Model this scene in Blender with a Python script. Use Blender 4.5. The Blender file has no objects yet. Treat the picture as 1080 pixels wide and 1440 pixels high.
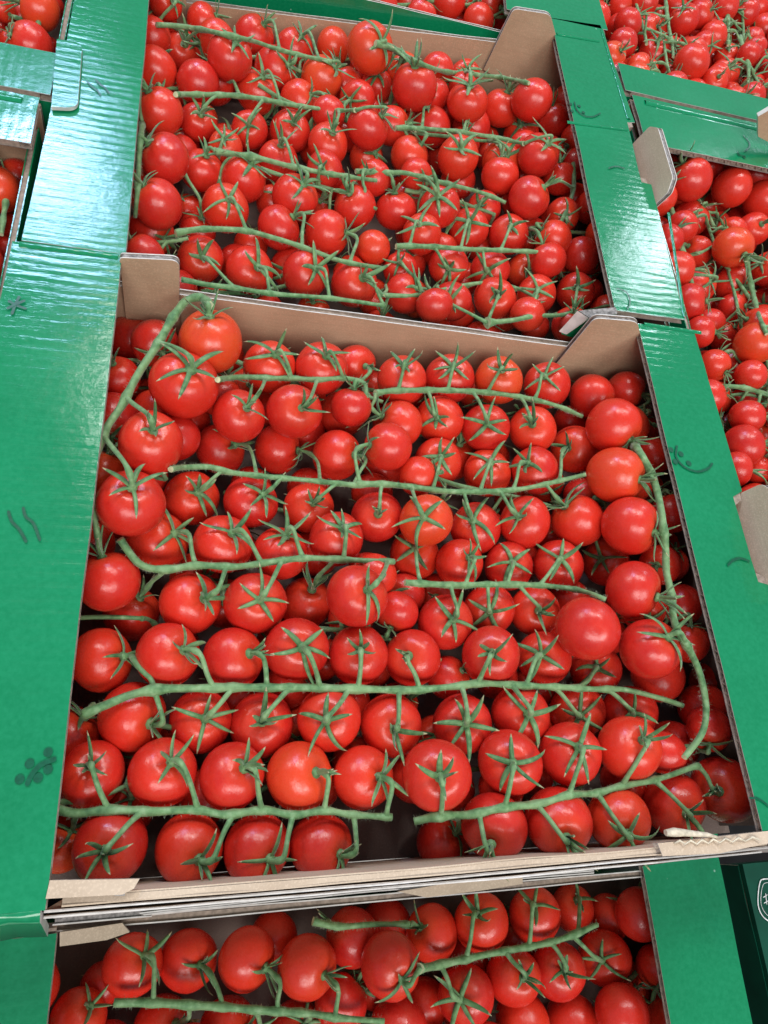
import bpy, bmesh, math, random
import numpy as np
from mathutils import Vector, Matrix, Quaternion, noise

random.seed(7)
RNG = np.random.RandomState(11)
scene = bpy.context.scene
COL = scene.collection

# ---------------------------------------------------------------- camera
FOC = 992.0                                    # focal length in pixels of a 1080 x 1440 picture
CAM = np.array([-0.10937, -0.13006, 0.30817])
RCV = np.array([[0.96594, -0.05627, 0.25257], [0.05059, -0.91617, -0.39759], [0.25377, 0.39682, -0.88212]])
U_, _, V_ = np.linalg.svd(RCV); RCV = U_ @ V_
cam_d = bpy.data.cameras.new('camera'); cam = bpy.data.objects.new('camera', cam_d); COL.objects.link(cam)
cam_d.sensor_fit = 'VERTICAL'; cam_d.sensor_height = 24.0; cam_d.lens = 24.0 * FOC / 1440.0
cam_d.clip_start = 0.01; cam_d.clip_end = 100.0
M3 = Matrix([list(RCV[0]), list(-RCV[1]), list(-RCV[2])]).transposed()
cam.matrix_world = Matrix.Translation(Vector(CAM)) @ M3.to_4x4()
scene.camera = cam

# ---------------------------------------------------------------- world, lamps, exposure (covered market hall)
world = bpy.data.worlds.new('World'); scene.world = world; world.use_nodes = True
bg = world.node_tree.nodes['Background']
bg.inputs[0].default_value = (0.78, 0.88, 1.0, 1.0); bg.inputs[1].default_value = 0.31


def lamp(name, loc, target, sx, sy, power, colour):
    l = bpy.data.lights.new(name, 'AREA'); l.shape = 'RECTANGLE'; l.size = sx; l.size_y = sy
    l.energy = power; l.color = colour
    o = bpy.data.objects.new(name, l); COL.objects.link(o); o.location = loc
    o.rotation_euler = (Vector(target) - Vector(loc)).to_track_quat('-Z', 'Y').to_euler()
    return o


lamp('ceiling_lamp', (0.85, 1.25, 2.6), (0, 0, 0), 0.70, 0.45, 21, (1.0, 0.98, 0.95))
lamp('ceiling_lamp', (-0.15, 1.65, 2.6), (0, 0, 0), 0.70, 0.45, 23, (1.0, 0.98, 0.95))
lamp('ceiling_lamp', (-2.4, 2.4, 2.6), (0, 0, 0), 0.8, 0.55, 28, (1.0, 0.98, 0.96))
lamp('ceiling_lamp', (2.75, 3.2, 2.6), (0, 0.1, 0), 0.34, 0.34, 15, (0.75, 0.88, 1.0))
lamp('ceiling_lamp', (-0.55, -2.1, 2.3), (0, 0, 0), 1.5, 1.0, 42, (1.0, 0.97, 0.94))
lamp('ceiling_lamp', (1.15, -2.2, 2.3), (0, 0, 0), 1.5, 1.0, 42, (1.0, 0.97, 0.94))
lamp('skylight', (-0.92, 2.95, 2.6), (-0.1, 0.2, 0), 0.55, 0.40, 36, (0.42, 0.62, 1.0))
scene.view_settings.view_transform = 'Standard'; scene.view_settings.look = 'None'
scene.view_settings.exposure = 0.10; scene.view_settings.gamma = 1.0


# ---------------------------------------------------------------- pixel -> place helpers
def ray(px, py):
    d = RCV.T @ np.array([(px - 540) / FOC, (py - 720) / FOC, 1.0])
    return d


def atz(px, py, z=0.0):
    d = ray(px, py); return CAM + d * ((z - CAM[2]) / d[2])


def aty(px, py, y):
    d = ray(px, py); return CAM + d * ((y - CAM[1]) / d[1])


def depth_of(p): return float((RCV @ (np.array(p) - CAM))[2])


# ---------------------------------------------------------------- materials
def new_mat(name):
    m = bpy.data.materials.new(name); m.use_nodes = True
    nt = m.node_tree; return m, nt, nt.nodes['Principled BSDF']


def N(nt, t, **kw):
    n = nt.nodes.new(t)
    for k, v in kw.items():
        if k.startswith('i_'): n.inputs[k[2:].replace('_', ' ')].default_value = v
        else: setattr(n, k, v)
    return n


def ramp(nt, fac, stops):
    r = nt.nodes.new('ShaderNodeValToRGB'); e = r.color_ramp.elements
    e[0].position, e[0].color = stops[0][0], (*stops[0][1], 1)
    e[1].position, e[1].color = stops[-1][0], (*stops[-1][1], 1)
    for p, c in stops[1:-1]:
        x = e.new(p); x.color = (*c, 1)
    nt.links.new(fac, r.inputs[0]); return r.outputs[0]


def mixc(nt, fac, a, b, mode='MIX'):
    m = nt.nodes.new('ShaderNodeMix'); m.data_type = 'RGBA'; m.blend_type = mode
    for i, v in ((0, fac), (6, a), (7, b)):
        if isinstance(v, (int, float)): m.inputs[i].default_value = v
        elif isinstance(v, tuple): m.inputs[i].default_value = (*v, 1)
        else: nt.links.new(v, m.inputs[i])
    return m.outputs[2]


def bump(nt, b, h, strength, dist, prev=None):
    n = nt.nodes.new('ShaderNodeBump'); n.inputs['Strength'].default_value = strength; n.inputs['Distance'].default_value = dist
    nt.links.new(h, n.inputs['Height'])
    if prev: nt.links.new(prev, n.inputs['Normal'])
    nt.links.new(n.outputs[0], b.inputs['Normal']); return n.outputs[0]


def tomato_mat():
    m, nt, b = new_mat('tomato_skin')
    tc = N(nt, 'ShaderNodeTexCoord'); oi = N(nt, 'ShaderNodeObjectInfo')
    base = ramp(nt, oi.outputs['Random'], [(0.0, (0.54, 0.018, 0.013)), (0.5, (0.64, 0.026, 0.014)), (0.9, (0.68, 0.038, 0.015)), (1.0, (0.72, 0.080, 0.018))])
    n1 = N(nt, 'ShaderNodeTexNoise', i_Scale=1.6, i_Detail=3.0); nt.links.new(tc.outputs['Object'], n1.inputs['Vector'])
    off = N(nt, 'ShaderNodeVectorMath', operation='ADD'); nt.links.new(tc.outputs['Object'], off.inputs[0])
    cmb = N(nt, 'ShaderNodeCombineXYZ'); mul = N(nt, 'ShaderNodeMath', operation='MULTIPLY'); mul.inputs[1].default_value = 37.0
    nt.links.new(oi.outputs['Random'], mul.inputs[0]); nt.links.new(mul.outputs[0], cmb.inputs[0]); nt.links.new(cmb.outputs[0], off.inputs[1])
    nt.links.new(off.outputs[0], n1.inputs['Vector'])
    c = mixc(nt, ramp(nt, n1.outputs['Fac'], [(0.35, (0, 0, 0)), (0.75, (0.55, 0.55, 0.55))]), base, (0.74, 0.045, 0.024))
    # paler shoulder round the stalk end
    sep = N(nt, 'ShaderNodeSeparateXYZ'); nt.links.new(tc.outputs['Object'], sep.inputs[0])
    c = mixc(nt, ramp(nt, sep.outputs[2], [(0.62, (0, 0, 0)), (1.0, (0.42, 0.42, 0.42))]), c, (0.70, 0.085, 0.018))
    v = N(nt, 'ShaderNodeTexVoronoi', i_Scale=15.0); nt.links.new(off.outputs[0], v.inputs['Vector'])
    c = mixc(nt, ramp(nt, v.outputs['Distance'], [(0.03, (0.35, 0.35, 0.35)), (0.09, (0, 0, 0))]), c, (0.80, 0.20, 0.08))
    nt.links.new(c, b.inputs['Base Color'])
    n2 = N(nt, 'ShaderNodeTexNoise', i_Scale=7.0, i_Detail=4.0); nt.links.new(off.outputs[0], n2.inputs['Vector'])
    rr = ramp(nt, n2.outputs['Fac'], [(0.3, (0.20, 0.20, 0.20)), (0.75, (0.36, 0.36, 0.36))]); nt.links.new(rr, b.inputs['Roughness'])
    b.inputs['Subsurface Weight'].default_value = 0.10; b.inputs['Subsurface Radius'].default_value = (1.0, 0.2, 0.1); b.inputs['Subsurface Scale'].default_value = 0.0035
    b.inputs['Specular IOR Level'].default_value = 0.55
    n3 = N(nt, 'ShaderNodeTexNoise', i_Scale=5.0, i_Detail=5.0, i_Roughness=0.65); nt.links.new(off.outputs[0], n3.inputs['Vector'])
    bump(nt, b, n3.outputs['Fac'], 0.30, 0.0006)
    return m


def green_plant(name, a, bcol, c3, rough=0.55):
    m, nt, b = new_mat(name); tc = N(nt, 'ShaderNodeTexCoord'); oi = N(nt, 'ShaderNodeObjectInfo')
    geo = N(nt, 'ShaderNodeNewGeometry')
    n1 = N(nt, 'ShaderNodeTexNoise', i_Scale=260.0, i_Detail=3.0); nt.links.new(geo.outputs['Position'], n1.inputs['Vector'])
    c = ramp(nt, n1.outputs['Fac'], [(0.30, a), (0.52, bcol), (0.75, c3)])
    n4 = N(nt, 'ShaderNodeTexNoise', i_Scale=45.0, i_Detail=2.0); nt.links.new(geo.outputs['Position'], n4.inputs['Vector'])
    c = mixc(nt, ramp(nt, n4.outputs['Fac'], [(0.40, (0, 0, 0)), (0.7, (0.5, 0.5, 0.5))]), c, (c3[0] * 1.05, c3[1] * 1.0, c3[2] * 0.9))
    nt.links.new(c, b.inputs['Base Color']); b.inputs['Roughness'].default_value = rough
    b.inputs['Sheen Weight'].default_value = 0.30; b.inputs['Sheen Roughness'].default_value = 0.4; b.inputs['Sheen Tint'].default_value = (0.85, 1.0, 0.85, 1)
    b.inputs['Specular IOR Level'].default_value = 0.35
    n2 = N(nt, 'ShaderNodeTexNoise', i_Scale=900.0, i_Detail=3.0); nt.links.new(geo.outputs['Position'], n2.inputs['Vector'])
    bump(nt, b, n2.outputs['Fac'], 0.5, 0.0004)
    return m


def board_green(name='green_printed_board', axis='Y', k=1.0):
    m, nt, b = new_mat(name); tc = N(nt, 'ShaderNodeTexCoord')
    n1 = N(nt, 'ShaderNodeTexNoise', i_Scale=14.0, i_Detail=4.0); nt.links.new(tc.outputs['Object'], n1.inputs['Vector'])
    c = ramp(nt, n1.outputs['Fac'], [(0.3, (0.002, 0.195, 0.074)), (0.7, (0.004, 0.245, 0.098))])
    v = N(nt, 'ShaderNodeTexVoronoi', i_Scale=42.0); nt.links.new(tc.outputs['Object'], v.inputs['Vector'])
    c = mixc(nt, ramp(nt, v.outputs['Distance'], [(0.018, (0.8, 0.8, 0.8)), (0.035, (0, 0, 0))]), c, (0.35, 0.60, 0.48))
    n5 = N(nt, 'ShaderNodeTexNoise', i_Scale=500.0, i_Detail=2.0); nt.links.new(tc.outputs['Object'], n5.inputs['Vector'])
    c = mixc(nt, 0.16, c, ramp(nt, n5.outputs['Fac'], [(0.3, (0.0, 0.12, 0.05)), (0.7, (0.03, 0.30, 0.16))]))
    # thin scratches
    mp = N(nt, 'ShaderNodeMapping'); mp.inputs['Scale'].default_value = (9.0, 90.0, 9.0); mp.inputs['Rotation'].default_value = (0, 0, 0.5)
    nt.links.new(tc.outputs['Object'], mp.inputs[0])
    ns = N(nt, 'ShaderNodeTexNoise', i_Scale=1.4, i_Detail=6.0, i_Roughness=0.7); nt.links.new(mp.outputs[0], ns.inputs['Vector'])
    c = mixc(nt, ramp(nt, ns.outputs['Fac'], [(0.70, (0, 0, 0)), (0.80, (0.22, 0.22, 0.22))]), c, (0.18, 0.42, 0.32))
    nt.links.new(c, b.inputs['Base Color'])
    n2 = N(nt, 'ShaderNodeTexNoise', i_Scale=9.0, i_Detail=5.0); nt.links.new(tc.outputs['Object'], n2.inputs['Vector'])
    nt.links.new(ramp(nt, n2.outputs['Fac'], [(0.3, (0.09, 0.09, 0.09)), (0.75, (0.19, 0.19, 0.19))]), b.inputs['Roughness'])
    w = N(nt, 'ShaderNodeTexWave', wave_type='BANDS', bands_direction=axis, i_Scale=58.0, i_Distortion=3.0, i_Detail=3.0, i_Detail_Scale=0.6)
    nt.links.new(tc.outputs['Object'], w.inputs['Vector'])
    pn = N(nt, 'ShaderNodeTexNoise', i_Scale=26.0, i_Detail=3.0); nt.links.new(tc.outputs['Object'], pn.inputs['Vector'])
    mm = N(nt, 'ShaderNodeMath', operation='MULTIPLY'); nt.links.new(w.outputs['Fac'], mm.inputs[0])
    nt.links.new(ramp(nt, pn.outputs['Fac'], [(0.35, (0.15, 0.15, 0.15)), (0.65, (1, 1, 1))]), mm.inputs[1])
    ms_ = N(nt, 'ShaderNodeMapping'); ms_.inputs['Scale'].default_value = (38, 420, 38) if axis == 'Y' else (420, 38, 38); nt.links.new(tc.outputs['Object'], ms_.inputs[0])
    sn = N(nt, 'ShaderNodeTexNoise', i_Scale=1.0, i_Detail=4.0, i_Roughness=0.65); nt.links.new(ms_.outputs[0], sn.inputs['Vector'])
    n0 = bump(nt, b, mm.outputs[0], 0.30 * k, 0.00020)
    n0 = bump(nt, b, sn.outputs['Fac'], 0.5 * k, 0.00022, n0)
    n3 = N(nt, 'ShaderNodeTexNoise', i_Scale=60.0, i_Detail=6.0, i_Roughness=0.6); nt.links.new(tc.outputs['Object'], n3.inputs['Vector'])
    bump(nt, b, n3.outputs['Fac'], 0.35, 0.0006, n0)
    b.inputs['Specular IOR Level'].default_value = 0.6
    return m


def kraft(name, dark, light):
    m, nt, b = new_mat(name); geo = N(nt, 'ShaderNodeNewGeometry')
    n1 = N(nt, 'ShaderNodeTexNoise', i_Scale=22.0, i_Detail=6.0, i_Roughness=0.6); nt.links.new(geo.outputs['Position'], n1.inputs['Vector'])
    c = ramp(nt, n1.outputs['Fac'], [(0.3, dark), (0.7, light)])
    mp = N(nt, 'ShaderNodeMapping'); mp.inputs['Scale'].default_value = (60, 60, 700); nt.links.new(geo.outputs['Position'], mp.inputs[0])
    n2 = N(nt, 'ShaderNodeTexNoise', i_Scale=1.0, i_Detail=4.0, i_Roughness=0.6); nt.links.new(mp.outputs[0], n2.inputs['Vector'])
    c = mixc(nt, ramp(nt, n2.outputs['Fac'], [(0.35, (0, 0, 0)), (0.75, (0.22, 0.22, 0.22))]), c, tuple(x * 0.62 for x in dark))
    n3 = N(nt, 'ShaderNodeTexNoise', i_Scale=1100.0, i_Detail=2.0); nt.links.new(geo.outputs['Position'], n3.inputs['Vector'])
    c = mixc(nt, ramp(nt, n3.outputs['Fac'], [(0.5, (0, 0, 0)), (0.8, (0.4, 0.4, 0.4))]), c, tuple(min(1, x * 1.4) for x in light))
    nt.links.new(c, b.inputs['Base Color']); b.inputs['Roughness'].default_value = 0.85; b.inputs['Specular IOR Level'].default_value = 0.2
    bump(nt, b, n3.outputs['Fac'], 0.4, 0.0003)
    return m


def plain(name, col, rough=0.7, spec=0.3, sc=400.0, amt=0.35):
    m, nt, b = new_mat(name); geo = N(nt, 'ShaderNodeNewGeometry')
    n = N(nt, 'ShaderNodeTexNoise', i_Scale=sc, i_Detail=4.0); nt.links.new(geo.outputs['Position'], n.inputs['Vector'])
    c = ramp(nt, n.outputs['Fac'], [(0.3, tuple(x * (1 - amt) for x in col)), (0.7, tuple(min(1, x * (1 + amt * 0.5)) for x in col))])
    nt.links.new(c, b.inputs['Base Color']); b.inputs['Roughness'].default_value = rough; b.inputs['Specular IOR Level'].default_value = spec
    return m


M_TOM = tomato_mat()
M_STEM = green_plant('stem_skin', (0.055, 0.150, 0.055), (0.125, 0.265, 0.105), (0.255, 0.410, 0.215))
M_CAL = green_plant('calyx_skin', (0.045, 0.125, 0.042), (0.095, 0.215, 0.080), (0.200, 0.350, 0.160), 0.5)
M_HAIR = plain('pale_stem_hair', (0.42, 0.50, 0.34), 0.6, 0.3)
M_CUT = plain('cut_stem_end', (0.55, 0.60, 0.36))
M_TIP = plain('dry_sepal_tip', (0.40, 0.38, 0.22))
M_GREEN = board_green()
M_GREENX = board_green('green_printed_board_across', 'X', 0.45)
M_MARK = plain('dark_green_print', (0.004, 0.095, 0.048), 0.3, 0.5, 600.0, 0.25)
M_KRAFT = kraft('kraft_liner', (0.43, 0.290, 0.180), (0.57, 0.400, 0.260))
M_INSIDE_SHADE = kraft('shade_painted_liner', (0.115, 0.085, 0.075), (0.180, 0.135, 0.115))  # kraft board darkened: shade deep inside the trays put into the colour
M_SHADE_GREEN = plain('shade_painted_green_board', (0.002, 0.062, 0.036), 0.35, 0.4, 60.0, 0.25)  # tray green with the shade on the lower right board painted in
M_PALE = kraft('pale_kraft_liner', (0.48, 0.37, 0.27), (0.62, 0.50, 0.38))
M_WHITE = plain('white_paper_edge', (0.66, 0.63, 0.60), 0.8, 0.2, 180.0, 0.22)
M_GREY = plain('grey_board_edge', (0.30, 0.28, 0.27), 0.9, 0.1, 500.0, 0.6)
M_FLUTE = plain('fluting_paper', (0.34, 0.27, 0.22), 0.9, 0.1)
M_CREAM = plain('torn_cream_paper', (0.70, 0.62, 0.48), 0.85, 0.2)
M_BLACK = plain('dark_wood_table', (0.035, 0.033, 0.036), 0.7, 0.2, 30.0, 0.4)
M_BADGE = plain('white_print', (0.75, 0.75, 0.75), 0.5, 0.3)
BOARD = [M_GREEN, M_KRAFT, M_FLUTE, M_WHITE, M_GREY, M_PALE, M_INSIDE_SHADE, M_SHADE_GREEN, M_GREENX]
G, K, F, Wt, Gy, P_, In, DG, GX = range(9)


# ---------------------------------------------------------------- mesh helpers
class MB:
    def __init__(s): s.v = []; s.f = []; s.m = []; s.sm = []

    def add(s, vs, fs, mi=0, smooth=False):
        o = len(s.v); s.v += [tuple(float(c) for c in p) for p in vs]
        for f in fs: s.f.append([o + i for i in f]); s.m.append(mi); s.sm.append(smooth)

    def prism(s, poly, vec, mt, ms=None, mb=None):
        """closed prism of polygon poly extruded along vec; top, side and bottom material"""
        ms = mt if ms is None else ms; mb = mt if mb is None else mb
        a = [np.array(p, float) for p in poly]; b = [p + np.array(vec, float) for p in a]; n = len(a)
        s.add(a + b, [list(range(n))], mt); o = len(s.v) - 2 * n
        s.f.append([o + n + i for i in reversed(range(n))]); s.m.append(mb); s.sm.append(False)
        for i in range(n):
            j = (i + 1) % n; s.f.append([o + i, o + n + i, o + n + j, o + j]); s.m.append(ms); s.sm.append(False)

    def tube(s, pts, rad, mi=0, seg=8, cap=None, squash=None):
        pts = [np.array(p, float) for p in pts]; n = len(pts); vs = []; up = np.array([0.13, 0.2, 1.0]); prev = None
        for i in range(n):
            t = pts[min(i + 1, n - 1)] - pts[max(i - 1, 0)]; t = t / (np.linalg.norm(t) + 1e-12)
            if prev is None:
                a = np.cross(t, up)
                if np.linalg.norm(a) < 1e-3: a = np.cross(t, [1, 0, 0])
            else: a = prev - t * np.dot(prev, t)
            a = a / (np.linalg.norm(a) + 1e-12); prev = a; b = np.cross(t, a)
            for k in range(seg):
                an = 2 * math.pi * k / seg
                r = rad[i] * (1 + 0.10 * math.sin(3 * an + i * 0.9) * 0.6)
                vs.append(pts[i] + a * math.cos(an) * r + b * math.sin(an) * r)
        fs = [[i * seg + k, i * seg + (k + 1) % seg, (i + 1) * seg + (k + 1) % seg, (i + 1) * seg + k] for i in range(n - 1) for k in range(seg)]
        s.add(vs, fs, mi, True)
        o = len(s.v) - n * seg
        c = mi if cap is None else cap
        s.f.append([o + k for k in reversed(range(seg))]); s.m.append(c); s.sm.append(False)
        s.f.append([o + (n - 1) * seg + k for k in range(seg)]); s.m.append(c); s.sm.append(False)

    def mesh(s, name, mats):
        me = bpy.data.meshes.new(name); me.from_pydata(s.v, [], s.f)
        for m in mats: me.materials.append(m)
        me.polygons.foreach_set('material_index', s.m); me.polygons.foreach_set('use_smooth', s.sm)
        me.update(); return me

    def build(s, name, mats, parent=None, loc=(0, 0, 0), fix=True):
        me = s.mesh(name, mats)
        if fix:
            bm = bmesh.new(); bm.from_mesh(me); bmesh.ops.recalc_face_normals(bm, faces=bm.faces); bm.to_mesh(me); bm.free()
        o = bpy.data.objects.new(name, me); COL.objects.link(o); o.location = loc
        if parent: o.parent = parent
        return o


def thing(name, label, cat, loc, group=None, rz=0.0):
    o = bpy.data.objects.new(name, None); COL.objects.link(o); o.location = loc; o.rotation_euler = (0, 0, rz)
    o.empty_display_size = 0.02; o['label'] = label; o['category'] = cat
    if group: o['group'] = group
    return o


def flute(mb, p0, p1, inward, nrm, t, period=0.0058, depth=0.007, rec=0.0007, mi=F):
    """real corrugated medium along a cut edge p0-p1; nrm points from lower to upper liner"""
    p0, p1, inward, nrm = (np.array(x, float) for x in (p0, p1, inward, nrm))
    L = np.linalg.norm(p1 - p0); d = (p1 - p0) / L; n = max(8, int(L / period * 6)); vs = []
    amp = (t - 0.0012) / 2; th = 0.00035
    for i in range(n + 1):
        s_ = L * i / n; ph = 2 * math.pi * s_ / period + 0.7 * math.sin(s_ * 90)
        w = amp * math.sin(ph) * (0.92 + 0.08 * math.sin(s_ * 700))
        base = p0 + d * s_ + inward * (rec + 0.0004 * math.sin(s_ * 410)) + nrm * (-t / 2 + w)
        vs += [base + nrm * th / 2, base - nrm * th / 2, base + inward * depth - nrm * th / 2, base + inward * depth + nrm * th / 2]
    fs = []
    for i in range(n):
        for k in range(4):
            fs.append([i * 4 + k, i * 4 + (k + 1) % 4, (i + 1) * 4 + (k + 1) % 4, (i + 1) * 4 + k])
    mb.add(vs, fs, mi, False)


def wob(p0, p1, n, amp, seed):
    """points from p0 to p1 (exclusive) with small uneven offsets"""
    p0, p1 = np.array(p0, float), np.array(p1, float); out = []
    d = p1 - p0; sd = np.array([-d[1], d[0]]) / (np.linalg.norm(d) + 1e-9)
    for i in range(n):
        f = i / n; q = p0 + d * f
        if i: q = q + sd * amp * noise.noise(Vector((f * 7.0, seed * 3.7, 0.0)))
        out.append(q)
    return out


def flange(name, poly, parent, edge=None, inward=None, top=0.0, t=0.0042, label=None, seed=1, below=K, mt=0):
    """flat board lying at z = top; poly in xy; liners with a recessed core, fluting shown on edges"""
    mb = MB(); pts = []
    n = len(poly)
    for i in range(n):
        a, b = poly[i], poly[(i + 1) % n]; L = math.dist(a, b)
        pts += wob(a, b, max(1, int(L / 0.012)), 0.0005, seed + i)
    def lift(p): return 0.0006 * noise.noise(Vector((p[0] * 14, p[1] * 9, seed)))
    up = [(p[0], p[1], top) for p in pts]
    lo = [(p[0], p[1], top - t + 0.0004) for p in pts]
    mb.prism(up, (0, 0, -0.0004), mt, Wt, K)
    mb.prism(lo, (0, 0, -0.0004), F, Gy, below)
    c = np.mean(np.array(poly), 0)
    core = []
    for p in pts:
        d = c - p; core.append(p + d / (np.linalg.norm(d) + 1e-9) * 0.006)
    mb.prism([(p[0], p[1], top - 0.0004) for p in core], (0, 0, -(t - 0.0008)), F)
    for (e0, e1, inw) in (edge or []):
        flute(mb, (*e0, top), (*e1, top), (*inw, 0), (0, 0, 1), t)
    o = mb.build(name, BOARD, parent)
    if label: o['label'] = label
    return o


def wall(name, p0, p1, z0, z1, t, outward, parent, mi_in=K, mi_out=G, top=Wt, seed=0, sag=0.0, steps=14, top_profile=None):
    """vertical board from p0 to p1 (xy); the edge top shows two liners and the recessed medium"""
    mb = MB(); p0 = np.array(p0, float); p1 = np.array(p1, float); o2 = np.array(outward, float)
    def strip(off0, off1, mi_a, mi_b, mi_top, dz):
        vs = []
        for i in range(steps + 1):
            f = i / steps; q = p0 + (p1 - p0) * f
            zt = (z1 if top_profile is None else top_profile(f)) + dz + 0.0006 * noise.noise(Vector((f * 9, seed, off0 * 900)))
            bow = o2 * sag * math.sin(math.pi * f) + o2 * 0.0005 * noise.noise(Vector((f * 6, seed + 5, off0 * 500)))
            a = q + o2 * off0 + bow; b = q + o2 * off1 + bow
            vs += [(a[0], a[1], z0), (a[0], a[1], zt), (b[0], b[1], zt), (b[0], b[1], z0)]
        for k, mi in ((0, mi_a), (1, mi_top), (2, mi_b), (3, mi_a)):
            fs = [[i * 4 + k, i * 4 + (k + 1) % 4, (i + 1) * 4 + (k + 1) % 4, (i + 1) * 4 + k] for i in range(steps)]
            if k == 0: mb.add(vs, fs, mi)
            else:
                o = len(mb.v) - len(vs)
                for f_ in fs: mb.f.append([o + i for i in f_]); mb.m.append(mi); mb.sm.append(False)
        o = len(mb.v) - len(vs)
        mb.f.append([o, o + 1, o + 2, o + 3]); mb.m.append(mi_top); mb.sm.append(False)
        e = o + steps * 4; mb.f.append([e + 3, e + 2, e + 1, e]); mb.m.append(mi_top); mb.sm.append(False)
    strip(0.0, 0.0006, mi_in, F, top, 0.0)
    strip(0.0006, t - 0.0006, F, F, F if top != P_ else P_, -0.0010 if top != P_ else -0.0001)
    strip(t - 0.0006, t, F, mi_out, top, 0.0003)
    return mb.build(name, BOARD, parent)


def rounded(poly, rads, seg=5):
    """2D polygon with the corners rounded"""
    out = []; n = len(poly)
    for i in range(n):
        p = np.array(poly[i], float); r = rads[i] if isinstance(rads, (list, tuple)) else rads
        if r <= 0: out.append(p); continue
        a = np.array(poly[i - 1], float) - p; b = np.array(poly[(i + 1) % n], float) - p
        la, lb = np.linalg.norm(a), np.linalg.norm(b); r2 = min(r, la * 0.45, lb * 0.45)
        s_, e_ = p + a / la * r2, p + b / lb * r2
        for k in range(seg + 1):
            f = k / seg; out.append((1 - f) ** 2 * s_ + 2 * f * (1 - f) * p + f * f * e_)
    return out


def panel_y(name, poly_xz, y, t, parent, mf=K, mb_=G, me=Wt, rads=0.0, lean=0.0, label=None):
    """upright board in a plane of constant y (front face towards -y), polygon in (x, z)"""
    pl = rounded(poly_xz, rads); mb = MB()
    zb = min(p[1] for p in pl)
    a = [(p[0], y + lean * (p[1] - zb), p[1]) for p in pl]
    mb.prism(a, (0, 0.0006, 0), mf, me, F)
    c = np.mean(np.array(pl), 0)
    core = [p + (c - p) * 0.03 for p in pl]
    mb.prism([(p[0], y + 0.0006 + lean * (p[1] - zb), p[1]) for p in core], (0, t - 0.0012, 0), F, Gy, F)
    mb.prism([(p[0], p[1] + t - 0.0006, p[2]) for p in a], (0, 0.0006, 0), F, me, mb_)
    o = mb.build(name, BOARD, parent)
    if label: o['label'] = label
    return o


def panel_x(name, poly_yz, x, t, parent, mf=K, mb_=G, me=Wt, rads=0.0, lean=0.0, label=None, sgn=1):
    pl = rounded(poly_yz, rads); mb = MB(); zb = min(p[1] for p in pl)
    a = [(x + lean * (p[1] - zb), p[0], p[1]) for p in pl]
    mb.prism(a, (sgn * 0.0006, 0, 0), mf, me, F)
    c = np.mean(np.array(pl), 0); core = [p + (c - p) * 0.04 for p in pl]
    mb.prism([(x + sgn * 0.0006 + lean * (p[1] - zb), p[0], p[1]) for p in core], (sgn * (t - 0.0012), 0, 0), F, Gy, F)
    mb.prism([(p[0] + sgn * (t - 0.0006), p[1], p[2]) for p in a], (sgn * 0.0006, 0, 0), F, me, mb_)
    o = mb.build(name, BOARD, parent)
    if label: o['label'] = label
    return o


def ribbon(mb, pts, width, z, mi=0):
    """thin flat printed stroke lying on a board"""
    P = [np.array(p[:2], float) for p in pts]; n = len(P); sm = []
    for i in range(n - 1):                                     # Catmull-Rom
        p0, p1, p2, p3 = P[max(i - 1, 0)], P[i], P[i + 1], P[min(i + 2, n - 1)]
        for k in range(6):
            t = k / 6; sm.append(0.5 * ((2 * p1) + (-p0 + p2) * t + (2 * p0 - 5 * p1 + 4 * p2 - p3) * t * t + (-p0 + 3 * p1 - 3 * p2 + p3) * t ** 3))
    sm.append(P[-1]); vs = []; m = len(sm)
    for i in range(m):
        t = sm[min(i + 1, m - 1)] - sm[max(i - 1, 0)]; t = t / (np.linalg.norm(t) + 1e-12); nn = np.array([-t[1], t[0]])
        w = width * (0.5 if i not in (0, m - 1) else 0.25)
        vs += [(*(sm[i] - nn * w), z), (*(sm[i] + nn * w), z)]
    mb.add(vs, [[2 * i, 2 * i + 2, 2 * i + 3, 2 * i + 1] for i in range(m - 1)], mi)


def disc(mb, c, r, z, mi=0, asp=1.0):
    mb.add([(c[0] + r * math.cos(a), c[1] + r * asp * math.sin(a), z) for a in [2 * math.pi * k / 16 for k in range(16)]], [list(range(16))], mi)


def mark(parent, strokes, dots, width, z, dot_r, name='printed_mark', mat=None):
    """strokes and dots given in picture pixels, laid as print on the board at height z (world)"""
    mb = MB(); L = np.array(parent.location)
    for si, s_ in enumerate(strokes): ribbon(mb, [atz(*p, z) - L for p in s_], width, z + 0.0008 + 0.0001 * si - L[2])
    for d in dots: disc(mb, (atz(*d, z) - L)[:2], dot_r, z + 0.0006 - L[2])
    return mb.build(name, [mat or M_MARK], parent, fix=False)


# ================================================================= THE SETTING
tb = MB(); tb.prism([(-2, -2, -0.185), (2, -2, -0.185), (2, 2.5, -0.185), (-2, 2.5, -0.185)], (0, 0, -0.03), 0)
table = tb.build('table_surface', [M_BLACK]); table['kind'] = 'structure'

H = 0.083            # crate height
CR_GROUP = 'green cardboard trays of tomatoes'


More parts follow.
